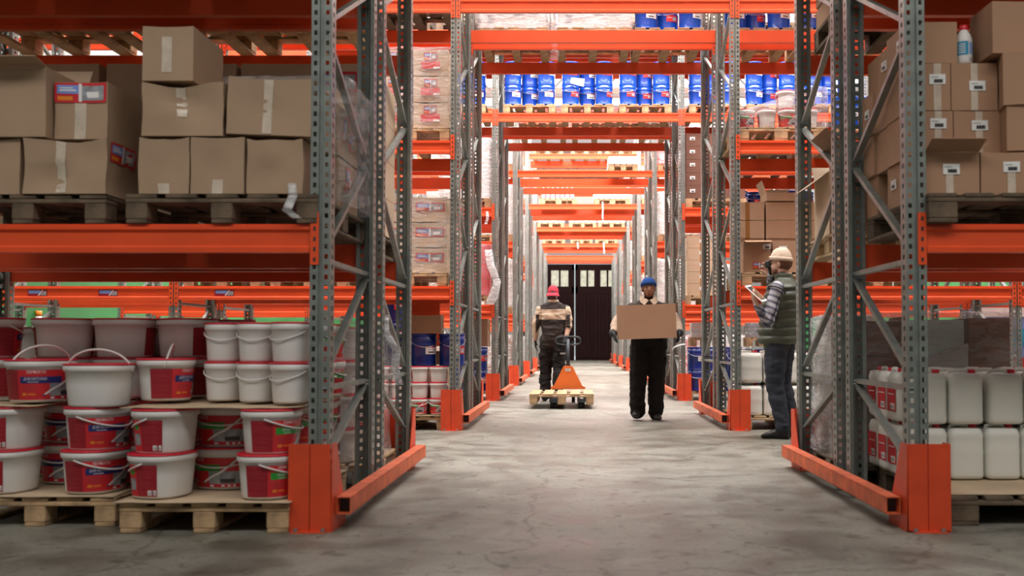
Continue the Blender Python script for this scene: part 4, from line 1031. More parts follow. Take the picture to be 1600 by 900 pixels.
drum_pallet(-1.80, Y3 - .01, S3, 'pallet left of the aisle, third rack', 2, 'blue pails on the third rack, left')
for i, x in enumerate((-.55, .35, 1.2)):
    pallet((x, Y3 + 1.84, S3), .8, 1.0, 0, 'wood', f"{['left', 'middle', 'right'][i]} pallet in the rear row above the aisle, third rack", True, GT)
    film_over(x, Y3 + 1.84, S3 + PT + .01, .82, .9, .30, f"low milky film parcel above the aisle, third rack, {['left', 'middle', 'right'][i]}", 'film_thick', .04, 60 + i)
# ------------------------------------------------------------------ loads beside the aisle, third rack and beyond
def far_load(x, y, z, w, d, h, mat, label, group, fm='film_thick', n=3, seed=0, wood='wood', wrap=True, labels=None):
    pallet((x, y + d / 2, z), w, d, 0, wood, 'pallet under ' + label, False, 'pallets beside the far aisle')
    mb = MB(); hh_ = h / n; nx = 2
    for k in range(n):
        for i in range(nx):
            a = -w / 2 + .02 + i * (w - .04) / nx; b = a + (w - .04) / nx - .006
            mb.box(a, b, .02, d - .04, k * hh_, (k + 1) * hh_ - .006, mat, ch=.006)
            if labels: mb.box((a + b) / 2 - .05, (a + b) / 2 + .03, .015, .019, k * hh_ + hh_ * .45, k * hh_ + hh_ * .8, labels)
    o = link('pallet_load', mb.mesh('pallet_load'), None, (x, y, z + PT + .002)); tag(o, label, 'goods', group)
    if wrap: child('film', wrap_mesh('film', w, d, h, .03, fm, seed, n=8), o, (0, d / 2 - .01, 0), label='loose clear film')
    return o
side = {-1: 'left', 1: 'right'}
def tier(nm, li): return ['floor', 'first shelf', 'second shelf', 'third shelf', 'top shelf'][li]
ZL = [0] + [l + .071 for l in LEV]
# third rack, next to the aisle
far_load(-1.70, Y3 + .02, S2, .8, 1.0, .95, 'plastic_white', 'white film wrapped load left of the aisle, second shelf of the third rack', 'wrapped loads beside the aisle', seed=3)
far_load(-1.70, Y3 + .02, SH, .8, 1.0, .80, 'lid_red', 'red printed load left of the aisle, first shelf, third rack', 'wrapped loads beside the aisle', 'film', 3, 5, labels='print_green')
rag([(-1.34, Y3 - .08, SH + .85), (-1.30, Y3 - .08, SH + .6), (-1.20, Y3 - .09, SH + .35), (-1.27, Y3 - .09, SH + .1), (-1.32, Y3 - .08, SH + .0)], .10, 'big loose flap of clear film hanging at the third rack, left', 9, 'film_thick')
rag([(-1.36, Y3 - .08, LEV[1] - .0), (-1.35, Y3 - .09, LEV[1] - .1), (-1.38, Y3 - .09, LEV[1] - .2)], .035, 'little film tag on the second beam of the third rack, left', 10)
for k in range(2):
    for i in range(2): drum(['white', 'red'][(i + k) % 2], (-1.50 - i * .3, Y3 + .14, .002 + PT + k * .342), 10, f"dark blue floor pail left of the aisle, third rack, {['lower', 'upper'][k]} {['right', 'left'][i]}", GD, True)
pallet((-1.66, Y3 + .5, 0), .8, 1.0, 0, 'wood', 'pallet on the floor left of the aisle, third rack', False)
carton(-1.72, -1.38, Y3 + .3, Y3 + .8, PT + .69, PT + 1.13, mat='card_dark', label='dark brown carton on the pails, floor of the third rack, left')
pallet((2.2, Y3 + .5, S2), .94, .98, 0, 'wood', 'pallet under the tall dark carton stack, third rack right', False)
for k in range(5):
    for i in range(2):
        carton(1.74 + i * .465, 2.20 + i * .465, Y3 + .03, Y3 + .9, S2 + PT + .002 + k * .205, S2 + PT + .204 + k * .205, mat='carton_brown', label=f"dark brown carton right of the aisle, third rack, {['bottom', 'second', 'third', 'fourth', 'top'][k]} row, {['left', 'right'][i]}", group='dark carton stack right of the aisle', bulge=.003, sticker_=(.22, .6))
pallet((2.05, Y3 + .5, SH), .7, .98, 0, 'wood_new', 'pallet under the tan cartons with brown tape, third rack right', False)
for k in range(5):
    carton(1.76, 2.30, Y3 + .03, Y3 + .9, SH + PT + .002 + k * .185, SH + PT + .183 + k * .185, mat='card_light', label=f"tan carton with brown tape, {['bottom', 'second', 'third', 'fourth', 'top'][k]} of the stack right of the aisle", group='tan carton stack right of the aisle', bulge=.003, sticker_=(.42, .6), tape=(.36, .46, 0, 1, 'tape_brown'))
for k in range(2):
    for i in range(3): drum(['red', 'white'][k], (1.90 + i * .29, Y3 + .14, PT + .002 + k * .342), 5, f"dark blue floor pail right of the aisle, third rack, {['lower', 'upper'][k]} {['left', 'middle', 'right'][i]}", GD, True)
pallet((2.2, Y3 + .5, 0), .94, .98, 0, 'wood_new', 'pallet on the floor right of the aisle, third rack', False)
for i in range(2):
    far_load(2.1 + i * .9, Y3 + .5 - .0, PT + .69, .5, .3, .24, 'print_photo' if i else 'plastic_white', f"small printed boxes on the pails right of the aisle, {['left', 'right'][i]}", 'small boxes', 'film', 3, 70, wrap=False)
# blue pails on the second shelf of the third rack, seen past the second rack
for i in range(3): drum_pallet(2.74 + i * .9 + .35, Y3 + 1.38, S2, f"{['left', 'middle', 'right'][i]} pallet, second shelf, third rack rear row", 1, 'blue pails in the rear row of the third rack', dark=True)
# further racks: loads on both sides of the aisle and above it
mats = ['plastic_white', 'card_light', 'plastic_white', 'card_right', 'lid_red', 'card_light']
for ri in range(3, 8):
    Y = RACKS[ri]
    for sx in (-1, 1):
        for li in range(4 if ri < 6 else 3):
            q = (ri * 3 + li * 2 + (sx > 0)) % 6
            w = .84; x = (-1.72 if sx < 0 else 2.16)
            mt = 'plastic_white' if (sx < 0 and li > 0) else mats[q]
            far_load(x, Y + .02, ZL[li], w, 1.0, [.9, 1.0, 1.05, .85][li] - (.15 if q == 2 else 0), mt, f"{'white film wrapped' if mt == 'plastic_white' else 'film wrapped carton' if mt != 'lid_red' else 'red boxed'} load {side[sx]} of the aisle, {tier('', li)} of the {ORD[ri]} rack", 'wrapped loads beside the far aisle', seed=ri * 10 + li, n=4)
            if ri < 5: far_load(x + (-.95 if sx < 0 else .95), Y + .02, ZL[li], w, 1.0, .9, mats[(q + 2) % 6], f"outer load {side[sx]} of the aisle, {tier('', li)} of the {ORD[ri]} rack", 'wrapped loads beside the far aisle', seed=ri * 10 + li + 5, n=3)
# above the aisle
far_load(1.02, Y3 + 5.28, S3, .60, .9, .16, 'plastic_white', 'low white wrapped parcel above the aisle on the fourth rack', 'loads above the far aisle', seed=71, n=1)
Y5 = RACKS[4]
mb = MB()
for i in range(7):
    for j in range(1):
        x = -.82 + i * .125
        mb.loft([[(x + a * math.cos(2 * math.pi * t / 10), .06 + a * math.sin(2 * math.pi * t / 10), z) for t in range(10)] for a, z in ((.055, 0), (.058, .02), (.058, .20), (.03, .28), (.022, .30), (.02, .33))], 'print_photo')
pb = MB(); pb.box(-.9, .0, 0, .2, 0, .004, 'sheet')
pallet((-.42, Y5 + .5, S3), .98, .9, 0, 'wood', 'pallet under the grey bottles above the aisle, fifth rack', False)
o = link('bottle_tray', pb.mesh('bottle_tray'), None, (0, Y5 + .05, S3 + PT + .001)); tag(o, 'tray of grey bottles above the aisle on the fifth rack, left', 'bottles'); child('bottle_row', mb.mesh('bottle_row'), o, (0, 0, .005))
far_load(.98, Y5 + .02, S3, .95, .9, .22, 'plastic_white', 'low white wrapped load above the aisle on the fifth rack, right', 'loads above the far aisle', seed=73, n=1)
rag([(.72, Y5 - .06, S3 + .05), (.73, Y5 - .07, S3 - .15), (.72, Y5 - .07, S3 - .32), (.73, Y5 - .07, S3 - .42)], .035, 'thin strip of film hanging from the fifth rack beam', 12)
mb = MB(); mb.box(-.35, 1.2, 0, .05, 0, .42, 'panel_grey'); tag(link('panel', mb.mesh('panel'), None, (.0, Y5 + 1.6, S3 + .002)), 'long grey panel above the aisle on the fifth rack', 'panel')
for i, x in enumerate((-.75, .25, 1.15)):
    far_load(x, RACKS[5] + .02, S3, .84, .9, .42, 'plastic_white', f"{['left', 'middle', 'right'][i]} pale load above the aisle on the sixth rack", 'loads above the far aisle', seed=80 + i, n=2)
    pallet((x, RACKS[6] + .5, S3), .8, 1.0, 0, 'wood', f"{['left', 'middle', 'right'][i]} empty pallet above the aisle on the seventh rack", False)
for i, (x, l) in enumerate(((.1, .2), (1.05, .38))): rag([(x, RACKS[6] - .06, S3 + .05), (x + .02, RACKS[6] - .07, S3 - l)], .05, f"{['short', 'long'][i]} strip of film hanging from the seventh rack beam", 20 + i)
for ri in (3, 4, 5):
    for i, x in enumerate((-.7, .3, 1.2)):
        if ri == 3: continue
        pallet((x, RACKS[ri] + .55, ZL[4]), .8, 1.0, 0, 'wood', f"{['left', 'middle', 'right'][i]} pallet on the top tier above the aisle, {ORD[ri]} rack", False)
# things on the far left and right behind the near goods
Yg = 15.9
mb = MB()
for i, c in enumerate(('plastic_white', 'print_red', 'plastic_white', 'print_orange')): mb.tube([(0, 0, i * .09), (0, 0, i * .09 + .085)], .05, c, 10)
t_ = link('tin_stack', mb.mesh('tin_stack'), None, (PX(60, Yg), Yg, 1.05)); tag(t_, 'narrow stack of white and red tins standing before the green wall', 'tins')
mb = MB(); mb.box(-.0, .9, -.2, .3, 0, 1.05, 'black'); tag(link('cabinet', mb.mesh('cabinet'), None, (PX(60, Yg), Yg, 0)), 'dark low cabinet before the green wall', 'cabinet')
mb = MB(); mb.box(-.4, .4, 0, .3, 0, 1.5, 'print_lightblue'); 
for k in range(4): mb.box(-.38, .38, -.02, 0, .1 + k * .38, .32 + k * .38, ['bottle_blue', 'print_red', 'bottle_blue', 'print_white'][k])
tag(link('stacked_tins', mb.mesh('stacked_tins'), None, (PX(1555, 13.4), 13.2, 0)), 'blue and red tins stacked at the right edge behind the jerrycans', 'tins')
# ------------------------------------------------------------------ people
def V(*a): return Vector(a)
class Body:
    """closed volumes fused by voxel remesh into one continuous skin; each volume keeps the cloth it stands for"""
    def __init__(s): s.mb = MB(); s.tags = []
    def cap(s, a, b, ra, rb, t, n=12, tagr=None):
        a, b = V(*a), V(*b); ax = (b - a); L_ = ax.length; ax.normalize()
        u = ax.cross(V(0, 0, 1)) if abs(ax.z) < .9 else ax.cross(V(1, 0, 0)); u.normalize(); w = u.cross(ax)
        rings = []
        for k in range(5):
            q = math.pi / 2 * (1 - k / 4) * .97; rings.append((a - ax * ra * math.sin(q), ra * math.cos(q)))
        for k in range(5):
            q = math.pi / 2 * (k / 4) * .97; rings.append((b + ax * rb * math.sin(q), rb * math.cos(q)))
        s.mb.loft([[tuple(c + (u * math.cos(2 * math.pi * j / n) + w * math.sin(2 * math.pi * j / n)) * r) for j in range(n)] for c, r in rings], 'skin', True)
        s.tags.append((a, b, ra, rb, t))
    def chain(s, pts, rs, t):
        for i in range(len(pts) - 1): s.cap(pts[i], pts[i + 1], rs[i], rs[i + 1], t)
    def loft(s, secs, t, n=20, e=2.3):      # (cx, cy, z, rx, ry)
        s.mb.loft([sup(rx, ry, e, z, n, cx, cy) for cx, cy, z, rx, ry in secs], 'skin', True)
        for a, b in zip(secs, secs[1:]):
            for sx in (-.5, 0, .5):
                s.tags.append((V(a[0] + sx * a[3], a[1], a[2]), V(b[0] + sx * b[3], b[1], b[2]), min(a[3], a[4]), min(b[3], b[4]), t))
    def ell(s, c, r, t, M=None):
        s.mb.ell(c, r, 'skin'); s.tags.append((V(*c), V(*c), min(r), min(r), t))
    def hand(s, wrist, d, palm_n, side, curl, t, L_=.185):
        """wrist point, finger direction d, palm normal (out of the palm), side=+1 thumb towards d x n"""
        d = V(*d).normalized(); n = V(*palm_n); n = (n - d * n.dot(d)).normalized(); th = d.cross(n) * side; w = V(*wrist)
        for k in (-1, -.33, .33, 1): s.cap(w + th * k * .020, w + d * .085 + th * k * .030, .019, .0155, t, 8)
        Ls = [.070, .080, .076, .058]
        for k in range(4):
            o = w + d * .088 + th * (.033 - k * .022); a = curl; p = o; rr = .0115
            for seg, f in enumerate((.45, .32, .23)):
                dd = d * math.cos(a) + n * math.sin(a); q = p + dd * Ls[k] * f * 1.05; s.cap(p, q, rr, rr * .9, t, 8); p = q; rr *= .9; a += curl * .9
        p = w + d * .025 + th * .030; q = p + (th * .7 + d * .65 + n * .25).normalized() * .042; s.cap(p, q, .0155, .0125, t, 8)
        q2 = q + (th * .25 + d * .85 + n * .45).normalized() * .034; s.cap(q, q2, .0125, .0105, t, 8)
    def build(s, name, root_name_mats, fold, voxel=.0075, over=None):
        me = s.mb.mesh(name); o = link(name, me)
        md = o.modifiers.new('r', 'REMESH'); md.mode = 'VOXEL'; md.voxel_size = voxel
        sm = o.modifiers.new('s', 'SMOOTH'); sm.factor = .5; sm.iterations = 4
        dg = bpy.context.evaluated_depsgraph_get(); m2 = bpy.data.meshes.new_from_object(o.evaluated_get(dg))
        o.modifiers.clear(); o.data = m2; bpy.data.meshes.remove(me)
        m2.materials.clear(); idx = {}
        for t, mt in root_name_mats.items():
            idx[t] = len(m2.materials); m2.materials.append(MAT[mt])
        import numpy as np
        nv = len(m2.vertices); co = np.empty(nv * 3); m2.vertices.foreach_get('co', co); co = co.reshape(-1, 3)
        best = np.full(nv, 1e9); bt = np.zeros(nv, int); names = list(root_name_mats)
        for a, b, ra, rb, t in s.tags:
            a_, b_ = np.array(a), np.array(b); ab = b_ - a_; l2 = max(ab @ ab, 1e-9)
            h_ = np.clip(((co - a_) @ ab) / l2, 0, 1); dist = np.linalg.norm(co - (a_ + h_[:, None] * ab), axis=1) - (ra + (rb - ra) * h_)
            m = dist < best; best[m] = dist[m]; bt[m] = names.index(t)
        no = np.empty(nv * 3); m2.vertices.foreach_get('normal', no); no = no.reshape(-1, 3)
        for i in range(nv):
            f = fold.get(names[bt[i]], 0)
            if f:
                p = co[i]; q = noise.noise(Vector((p[0] * 7, p[1] * 7, p[2] * 13))) + .5 * noise.noise(Vector((p[0] * 17, p[1] * 17, p[2] * 30)))
                co[i] = p + no[i] * q * f
        m2.vertices.foreach_set('co', co.ravel())
        for p in m2.polygons:
            t = names[bt[p.vertices[0]]]
            if over:
                c = co[p.vertices[0]]; t = over(t, c, no[p.vertices[0]]) or t
            p.material_index = idx[t]; p.use_smooth = True
        m2.update(); o.name = name; return o
def head(b, c, yaw, skin='skin', beard=None, hs=1.0, tilt=0):
    """head volumes centred at c (middle of the skull); returns a transform for face details"""
    M = Matrix.Translation(c) @ Matrix.Rotation(yaw, 4, 'Z') @ Matrix.Rotation(tilt, 4, 'X') @ Matrix.Scale(hs, 4)
    def E(p, r, t):
        n, m = 18, 12; rings = []
        for i in range(m + 1):
            a = max(-1.5, min(1.5, -math.pi / 2 + math.pi * i / m))
            rings.append([tuple(M @ V(p[0] + r[0] * math.cos(a) * math.cos(2 * math.pi * j / n), p[1] + r[1] * math.cos(a) * math.sin(2 * math.pi * j / n), p[2] + r[2] * math.sin(a))) for j in range(n)])
        b.mb.loft(rings, 'skin', True); q = M @ V(*p); b.tags.append((q, q, min(r) * hs, min(r) * hs, t))
    E((0, .012, .03), (.074, .092, .085), 'skin')          # skull
    E((0, -.030, -.035), (.060, .060, .075), 'skin')       # face
    E((0, -.045, -.082), (.043, .040, .030), beard or 'skin')   # chin
    for sx in (-1, 1):
        E((sx * .036, -.040, -.065), (.026, .038, .035), beard or 'skin')   # jaw
        E((sx * .033, -.070, -.028), (.022, .018, .020), 'skin')     # cheek
        E((sx * .075, .010, -.018), (.010, .020, .030), 'skin')      # ear
        E((sx * .028, -.080, .014), (.024, .012, .008), 'skin')      # brow ridge
    for k in range(4): E((0, -.088 - k * .0055, .002 - k * .0115), (.0085 + k * .0017, .011, .011), 'skin')   # nose
    E((0, -.085, -.058), (.022, .012, .009), 'lips'); E((0, -.083, -.067), (.018, .012, .007), 'lips')
    return M
def face_parts(root, M, hair='ink', eyes=True):
    mb = MB(); mb.ell((0, .032, .005), (.0765, .086, .088), hair, 18, 12, M); child('hair', mb.mesh('hair'), root)
    for sx in (-1, 1):
        mb = MB(); mb.ell((sx * .029, -.0815, -.006), (.0115, .008, .0042), 'panel_grey', 12, 8, M); mb.ell((sx * .029, -.0875, -.006), (.0052, .0035, .0040), 'ink', 10, 6, M)
        child('eye', mb.mesh('eye'), root)
        mb = MB(); mb.tube([M @ V(sx * .012, -.092, .016), M @ V(sx * .030, -.094, .022), M @ V(sx * .050, -.080, .016)], [.003, .0042, .0025], hair, 6); child('eyebrow', mb.mesh('eyebrow'), root)
def shoe(b, heel, toe_dir, t, L_=.27, pitch=0):
    d = V(*toe_dir).normalized(); up = V(0, 0, 1); s_ = d.cross(up).normalized()
    Mx = Matrix(((d.x, s_.x, 0, heel[0]), (d.y, s_.y, 0, heel[1]), (0, 0, 1, heel[2]), (0, 0, 0, 1))) @ Matrix.Rotation(-pitch, 4, 'Y')
    pts = [(0, .036, .05), (.05, .038, .058), (.12, .040, .050), (.19, .046, .036), (.235, .040, .027), (L_, .022, .018)]
    rings = [[tuple(Mx @ V(x, hw * math.cos(2 * math.pi * j / 14), max(-.0, h + h * .98 * math.sin(2 * math.pi * j / 14)))) for j in range(14)] for x, hw, h in pts]
    b.mb.loft(rings, 'skin', True)
    for p0, p1 in zip(pts, pts[1:]): b.tags.append((Mx @ V(p0[0], 0, p0[2]), Mx @ V(p1[0], 0, p1[2]), p0[2], p1[2], t))

# --- 1: man in blue beanie walking towards us with a big carton (local axes: faces -y)
b = Body()
Hc = V(0, -.02, 1.535)
b.loft([(0, .02, .86, .165, .12), (0, .02, .95, .175, .125), (0, .01, 1.10, .18, .125), (0, .01, 1.22, .205, .13), (0, .015, 1.31, .225, .115), (0, .02, 1.355, .19, .10), (0, .02, 1.385, .125, .085), (0, .02, 1.41, .075, .07)], 'jacket')
b.cap((0, .015, 1.38), (0, -.005, 1.46), .062, .056, 'skin')
M1 = head(b, Hc, 0, beard='beardskin')
for sx in (-1, 1):
    hx = .312 if sx > 0 else .408; bo_ = .022 if sx > 0 else -.012
    sh = (sx * .190, .03, 1.298); el = (sx * (hx + bo_), -.05, 1.10); wr = (sx * (hx + .022), -.26, 1.01)
    b.chain([sh, (sx * (hx * .4 + .14), 0, 1.22)], [.075, .068], 'jacket'); b.chain([(sx * (hx * .4 + .14), 0, 1.22), el, (sx * (hx + bo_), -.14, 1.045), wr], [.068, .058, .052, .046], 'cream')
    b.chain([wr, (sx * (hx + .012), -.30, 1.0)], [.047, .040], 'glove')
    b.hand((sx * (hx + .004), -.31, .992), (-.04 * sx, -.90, -.35), (-sx, 0, .1), sx, .10, 'glove')
b.chain([(-.095, .01, .90), (-.125, -.03, .50), (-.135, -.03, .30), (-.13, .0, .10)], [.125, .105, .095, .088], 'trousers')
b.chain([(.095, .02, .90), (.095, .02, .50), (.090, .05, .30), (.085, .06, .09)], [.125, .105, .095, .090], 'trousers')
shoe(b, (-.135, .06, .006), (-.12, -1, 0), 'shoe', pitch=R(10)); shoe(b, (.085, .15, .0), (.10, -1, 0), 'shoe')
A = b.build('person', {'skin': 'skin', 'beardskin': 'beard', 'lips': 'lips', 'jacket': 'jacket', 'cream': 'cream', 'glove': 'glove', 'trousers': 'trousers', 'shoe': 'shoe'}, {'jacket': .010, 'cream': .010, 'trousers': .013}, over=lambda t, c, n: 'trousers' if t == 'jacket' and c[2] < .95 else None)
A.location = (.862, 11.62, 0)
tag(A, 'person in blue beanie and brown overalls walking forward with a big carton', 'person')
face_parts(A, M1)
def beanie(root, M, mat, tall=.0, cuff=True, rz=0):
    mb = MB(); n = 28; rings = []
    for k in range(12):
        a = math.pi / 2 * k / 11; z = .022 + (.105 + tall) * math.sin(a); c = max(.02, math.cos(a)) ** .75
        rings.append([tuple(M @ V((.086 + .0016 * (j % 2)) * c * math.cos(2 * math.pi * j / n), .010 + (.104 + .0016 * (j % 2)) * c * math.sin(2 * math.pi * j / n) + .02 * (k / 11), z - .022 * math.sin(2 * math.pi * j / n) * (1 - k / 11))) for j in range(n)])
    mb.loft(rings, mat); o = child('beanie', mb.mesh('beanie'), root, label=None)
    mb = MB(); rings = [[tuple(M @ V((r + .0016 * (j % 2)) * math.cos(2 * math.pi * j / n), .010 + (r * 1.2 + .0016 * (j % 2)) * math.sin(2 * math.pi * j / n), z - .022 * math.sin(2 * math.pi * j / n))) for j in range(n)] for r, z in ((.084, .018), (.091, .020), (.092, .055), (.086, .058))]
    mb.loft(rings, mat); child('cuff', mb.mesh('cuff'), o); return o
beanie(A, M1, 'beanie_blue')['label'] = 'blue knitted beanie'
mb = MB()   # cream collar with two points
for sx in (-1, 1):
    mb.add([(sx * .006, -.105, 1.392), (sx * .070, -.062, 1.425), (sx * .085, .02, 1.445), (sx * .105, .03, 1.395), (sx * .095, -.075, 1.365), (sx * .052, -.118, 1.330)], [(0, 1, 4, 5), (1, 2, 3, 4)] if sx > 0 else [(5, 4, 1, 0), (4, 3, 2, 1)], 'cream')
me_ = mb.mesh('collar'); c_ = child('collar', me_, A, label='cream pointed shirt collar'); sd = c_.modifiers.new('s', 'SOLIDIFY'); sd.thickness = .012; sd.offset = 0
cb = carton(.49, 1.135, 11.06, 11.43, .945, 1.325, mat='card_right', label='plain brown carton held in front by the walking person in the blue beanie', bulge=.004, tilt=-2.0)

# --- 2: man in red cap walking away, pulling the pallet truck (local axes as above, turned by 180 degrees)
b = Body(); Hc = V(0, -.01, 1.655)
b.loft([(0, .02, .92, .165, .12), (0, .02, 1.02, .170, .125), (0, .01, 1.18, .195, .125), (0, .01, 1.32, .215, .13), (0, .015, 1.42, .215, .115), (0, .02, 1.48, .165, .095), (0, .02, 1.52, .08, .07)], 'jacket')
b.cap((0, .02, 1.50), (0, .005, 1.58), .060, .056, 'skin')
M2 = head(b, Hc, R(-4), beard='skin')
# after the 180 degree turn local -x is on the right of the picture
b.chain([(-.195, .02, 1.405), (-.235, .03, 1.26), (-.235, .055, 1.16)], [.072, .064, .060], 'cream'); b.chain([(-.235, .055, 1.16), (-.225, .06, 1.10)], [.050, .046], 'skin')
b.chain([(-.225, .06, 1.10), (-.205, .10, 1.01)], [.044, .036], 'skin'); b.hand((-.200, .115, .99), (.15, .55, -.75), (.6, .4, .4), -1, .35, 'glove')
b.chain([(.195, .02, 1.405), (.245, .03, 1.24), (.262, .02, 1.16), (.272, -.01, 1.02)], [.072, .064, .060, .050], 'cream')
b.chain([(.272, -.01, 1.02), (.275, -.015, .94)], [.040, .033], 'skin'); b.hand((.275, -.02, .93), (-.05, -.12, -1), (-1, 0, 0), -1, .22, 'glove')
b.chain([(.085, .0, .95), (.115, -.02, .52), (.12, -.01, .30), (.12, .02, .10)], [.125, .100, .090, .085], 'trousers')
b.chain([(-.085, .02, .95), (-.085, .03, .54), (-.08, .10, .32), (-.075, .16, .12)], [.125, .100, .090, .082], 'trousers')
shoe(b, (.12, .08, 0), (.1, -1, 0), 'shoe'); shoe(b, (-.075, .23, .03), (-.05, -1, 0), 'shoe', pitch=R(-8))
def over2(t, c, n):
    if t in ('jacket', 'cream'):
        if t == 'cream' and c[1] > .045 and c[2] < 1.33 and abs(c[0]) < .262 and abs(c[0]) > .2: return 'jacket'
        if t == 'cream': return 'jacket' if c[2] > 1.455 or (n[2] > .75) else 'cream'
        return 'cream' if 1.25 < c[2] < 1.41 else 'jacket'
Bm = b.build('person', {'skin': 'skin_light', 'lips': 'lips', 'jacket': 'jacket', 'cream': 'cream', 'glove': 'glove', 'trousers': 'trousers', 'shoe': 'shoe'}, {'jacket': .012, 'cream': .012, 'trousers': .018}, over=over2)
Bm.location = (-.33, 15.28, 0); Bm.rotation_euler = (0, 0, math.pi)
tag(Bm, 'person in red cap walking away with one hand on the pallet truck', 'person')
face_parts(Bm, M2)
mb = MB(); n = 24; rings = []
for k in range(10):
    a = math.pi / 2 * k / 9; c = max(.02, math.cos(a)) ** .8
    rings.append([tuple(M2 @ V(.088 * c * math.cos(2 * math.pi * j / n), .010 + .106 * c * math.sin(2 * math.pi * j / n), .005 + .118 * math.sin(a))) for j in range(n)])
mb.loft(rings, 'cap_red'); cp = child('cap', mb.mesh('cap'), Bm, label='red baseball cap worn backwards')
mb = MB(); rows_ = []
for i in range(9):
    t = R(-62 + 124 * i / 8); rows_.append([tuple(M2 @ V(r * .088 * math.sin(t), .010 + r * .104 * math.cos(t) * (1.0 if r < 1.1 else 1.08), z)) for r, z in ((.98, .012), (1.36, -.042), (1.36, -.050), (.98, .004))])
mb.loft(rows_, 'cap_red'); child('visor', mb.mesh('visor'), cp)
mb = MB(); mb.tube([M2 @ V(0, .01, .122), M2 @ V(0, .01, .128)], .008, 'cap_red', 8); child('button', mb.mesh('button'), cp)
mb = MB(); mb.loft([sup(k, k * .95, 2.2, z, 20, 0, .018) for k, z in ((.075, 1.50), (.088, 1.515), (.080, 1.555), (.070, 1.553))], 'cream'); child('collar', mb.mesh('collar'), Bm, label='cream collar')
mb = MB(); mb.box(-.19, -.11, .135, .142, .72, .745, 'panel_grey'); child('pocket_patch', mb.mesh('pocket_patch'), Bm, label='small grey reflective patch on the thigh')

# --- pallet truck with its pallet
PXc = PX(877.5, 13.5)
pl = pallet((PXc, 14.08, .062), .875, 1.16, 0, 'wood_new', 'pale wooden pallet lifted on the forks of the orange pallet truck in the aisle', group=None)
tr = empty('pallet_truck', (PX(887.5, 14.8), 14.78, 0), 0, 'orange hand pallet truck with black handle under the pale pallet in the aisle', 'pallet truck')
mb = MB(); t = .03
prof = [(-.235, .21), (.235, .21), (.235, .25), (.21, .26), (.065, .55), (-.065, .55), (-.21, .26), (-.235, .25)]
mb.loft([[(x, -.055, z) for x, z in prof], [(x, .055, z) for x, z in prof]], 'jack_orange', False)
child('cover', mb.mesh('cover'), tr, label='orange triangular steel cover')
mb = MB(); mb.box(-.04, .04, -.060, -.055, .475, .515, 'paper'); 
vs, fs = text_geo('M5', .035); mb.add([(x, -.0615, .495 + y) for x, y in vs], fs, 'ink'); child('badge', mb.mesh('badge'), tr, label='small white badge')
mb = MB(); mb.box(-.255, .255, -.03, .06, .212, .245, 'jack_orange'); mb.box(-.14, .14, .05, .28, .10, .16, 'jack_orange'); child('chassis', mb.mesh('chassis'), tr)
for sx in (-1, 1):
    mb = MB(); mb.box(sx * .19 - .055, sx * .19 + .055, -1.30, .05, .088, .136, 'steel_dark') ; f = child('fork', mb.mesh('fork'), tr, (0, 0, 0))  # forks coloured dark to stand in for the shadow under the pallet
    f.location = (0, 0, 0)
    mb = MB(); mb.tube([(sx * .19 - .045, -1.17, .042), (sx * .19 + .045, -1.17, .042)], .041, 'rubber', 16); mb.tube([(sx * .19 - .05, -1.17, .042), (sx * .19 + .05, -1.17, .042)], .014, 'wire', 8); child('roller', mb.mesh('roller'), f)
    mb = MB(); mb.tube([(sx * .08 - .025, .20, .09), (sx * .08 + .025, .20, .09)], .089, 'rubber', 18); child('steering_wheel', mb.mesh('steering_wheel'), tr, label='black rubber wheel')
mb = MB(); mb.tube([(0, .12, .40), (0, .16, .95)], .027, 'steel_dark', 10); mb.box(-.035, .035, .06, .16, .40, .58, 'steel_dark'); child('shaft', mb.mesh('shaft'), tr)
mb = MB(); lp = []
for i in range(24):
    a = 2 * math.pi * i / 24; c, s_ = math.cos(a), math.sin(a)
    lp.append((.185 * math.copysign(abs(c) ** .5, c), .16, .925 + (.062 if s_ > 0 else .062) * math.copysign(abs(s_) ** .75, s_)))
mb.tube(lp, .0135, 'steel_dark', 8, closed=True); mb.bar((0, .16, .86), (-.10, .16, .92), .02, .02, 'steel_dark'); mb.bar((0, .16, .86), (.10, .16, .92), .02, .02, 'steel_dark'); child('handle_loop', mb.mesh('handle_loop'), tr, label='black oval handle loop')

# --- 3: man in a quilted vest with tablet and scanner, facing the second rack (turned)
HR = R(-122); CLOC = V(1.965, 9.42, 0)
MC = Matrix.Translation(CLOC) @ Matrix.Rotation(HR, 4, 'Z'); MCI = MC.inverted()
def wl(px, py, Y): return tuple(MCI @ V(PX(px, Y), Y, PZ(py, Y)))
b = Body(); Hc = V(0, -.015, 1.655)
b.loft([(0, -.045, .90, .165, .125), (0, -.04, 1.02, .170, .125), (0, -.01, 1.18, .190, .13), (0, .02, 1.32, .210, .13), (0, .03, 1.42, .205, .115), (0, .03, 1.475, .15, .09), (0, .02, 1.50, .08, .07)], 'vest')
b.cap((0, .03, 1.48), (0, .01, 1.58), .062, .056, 'skin')
M3 = head(b, Hc, R(0), beard='beardskin', tilt=R(6))
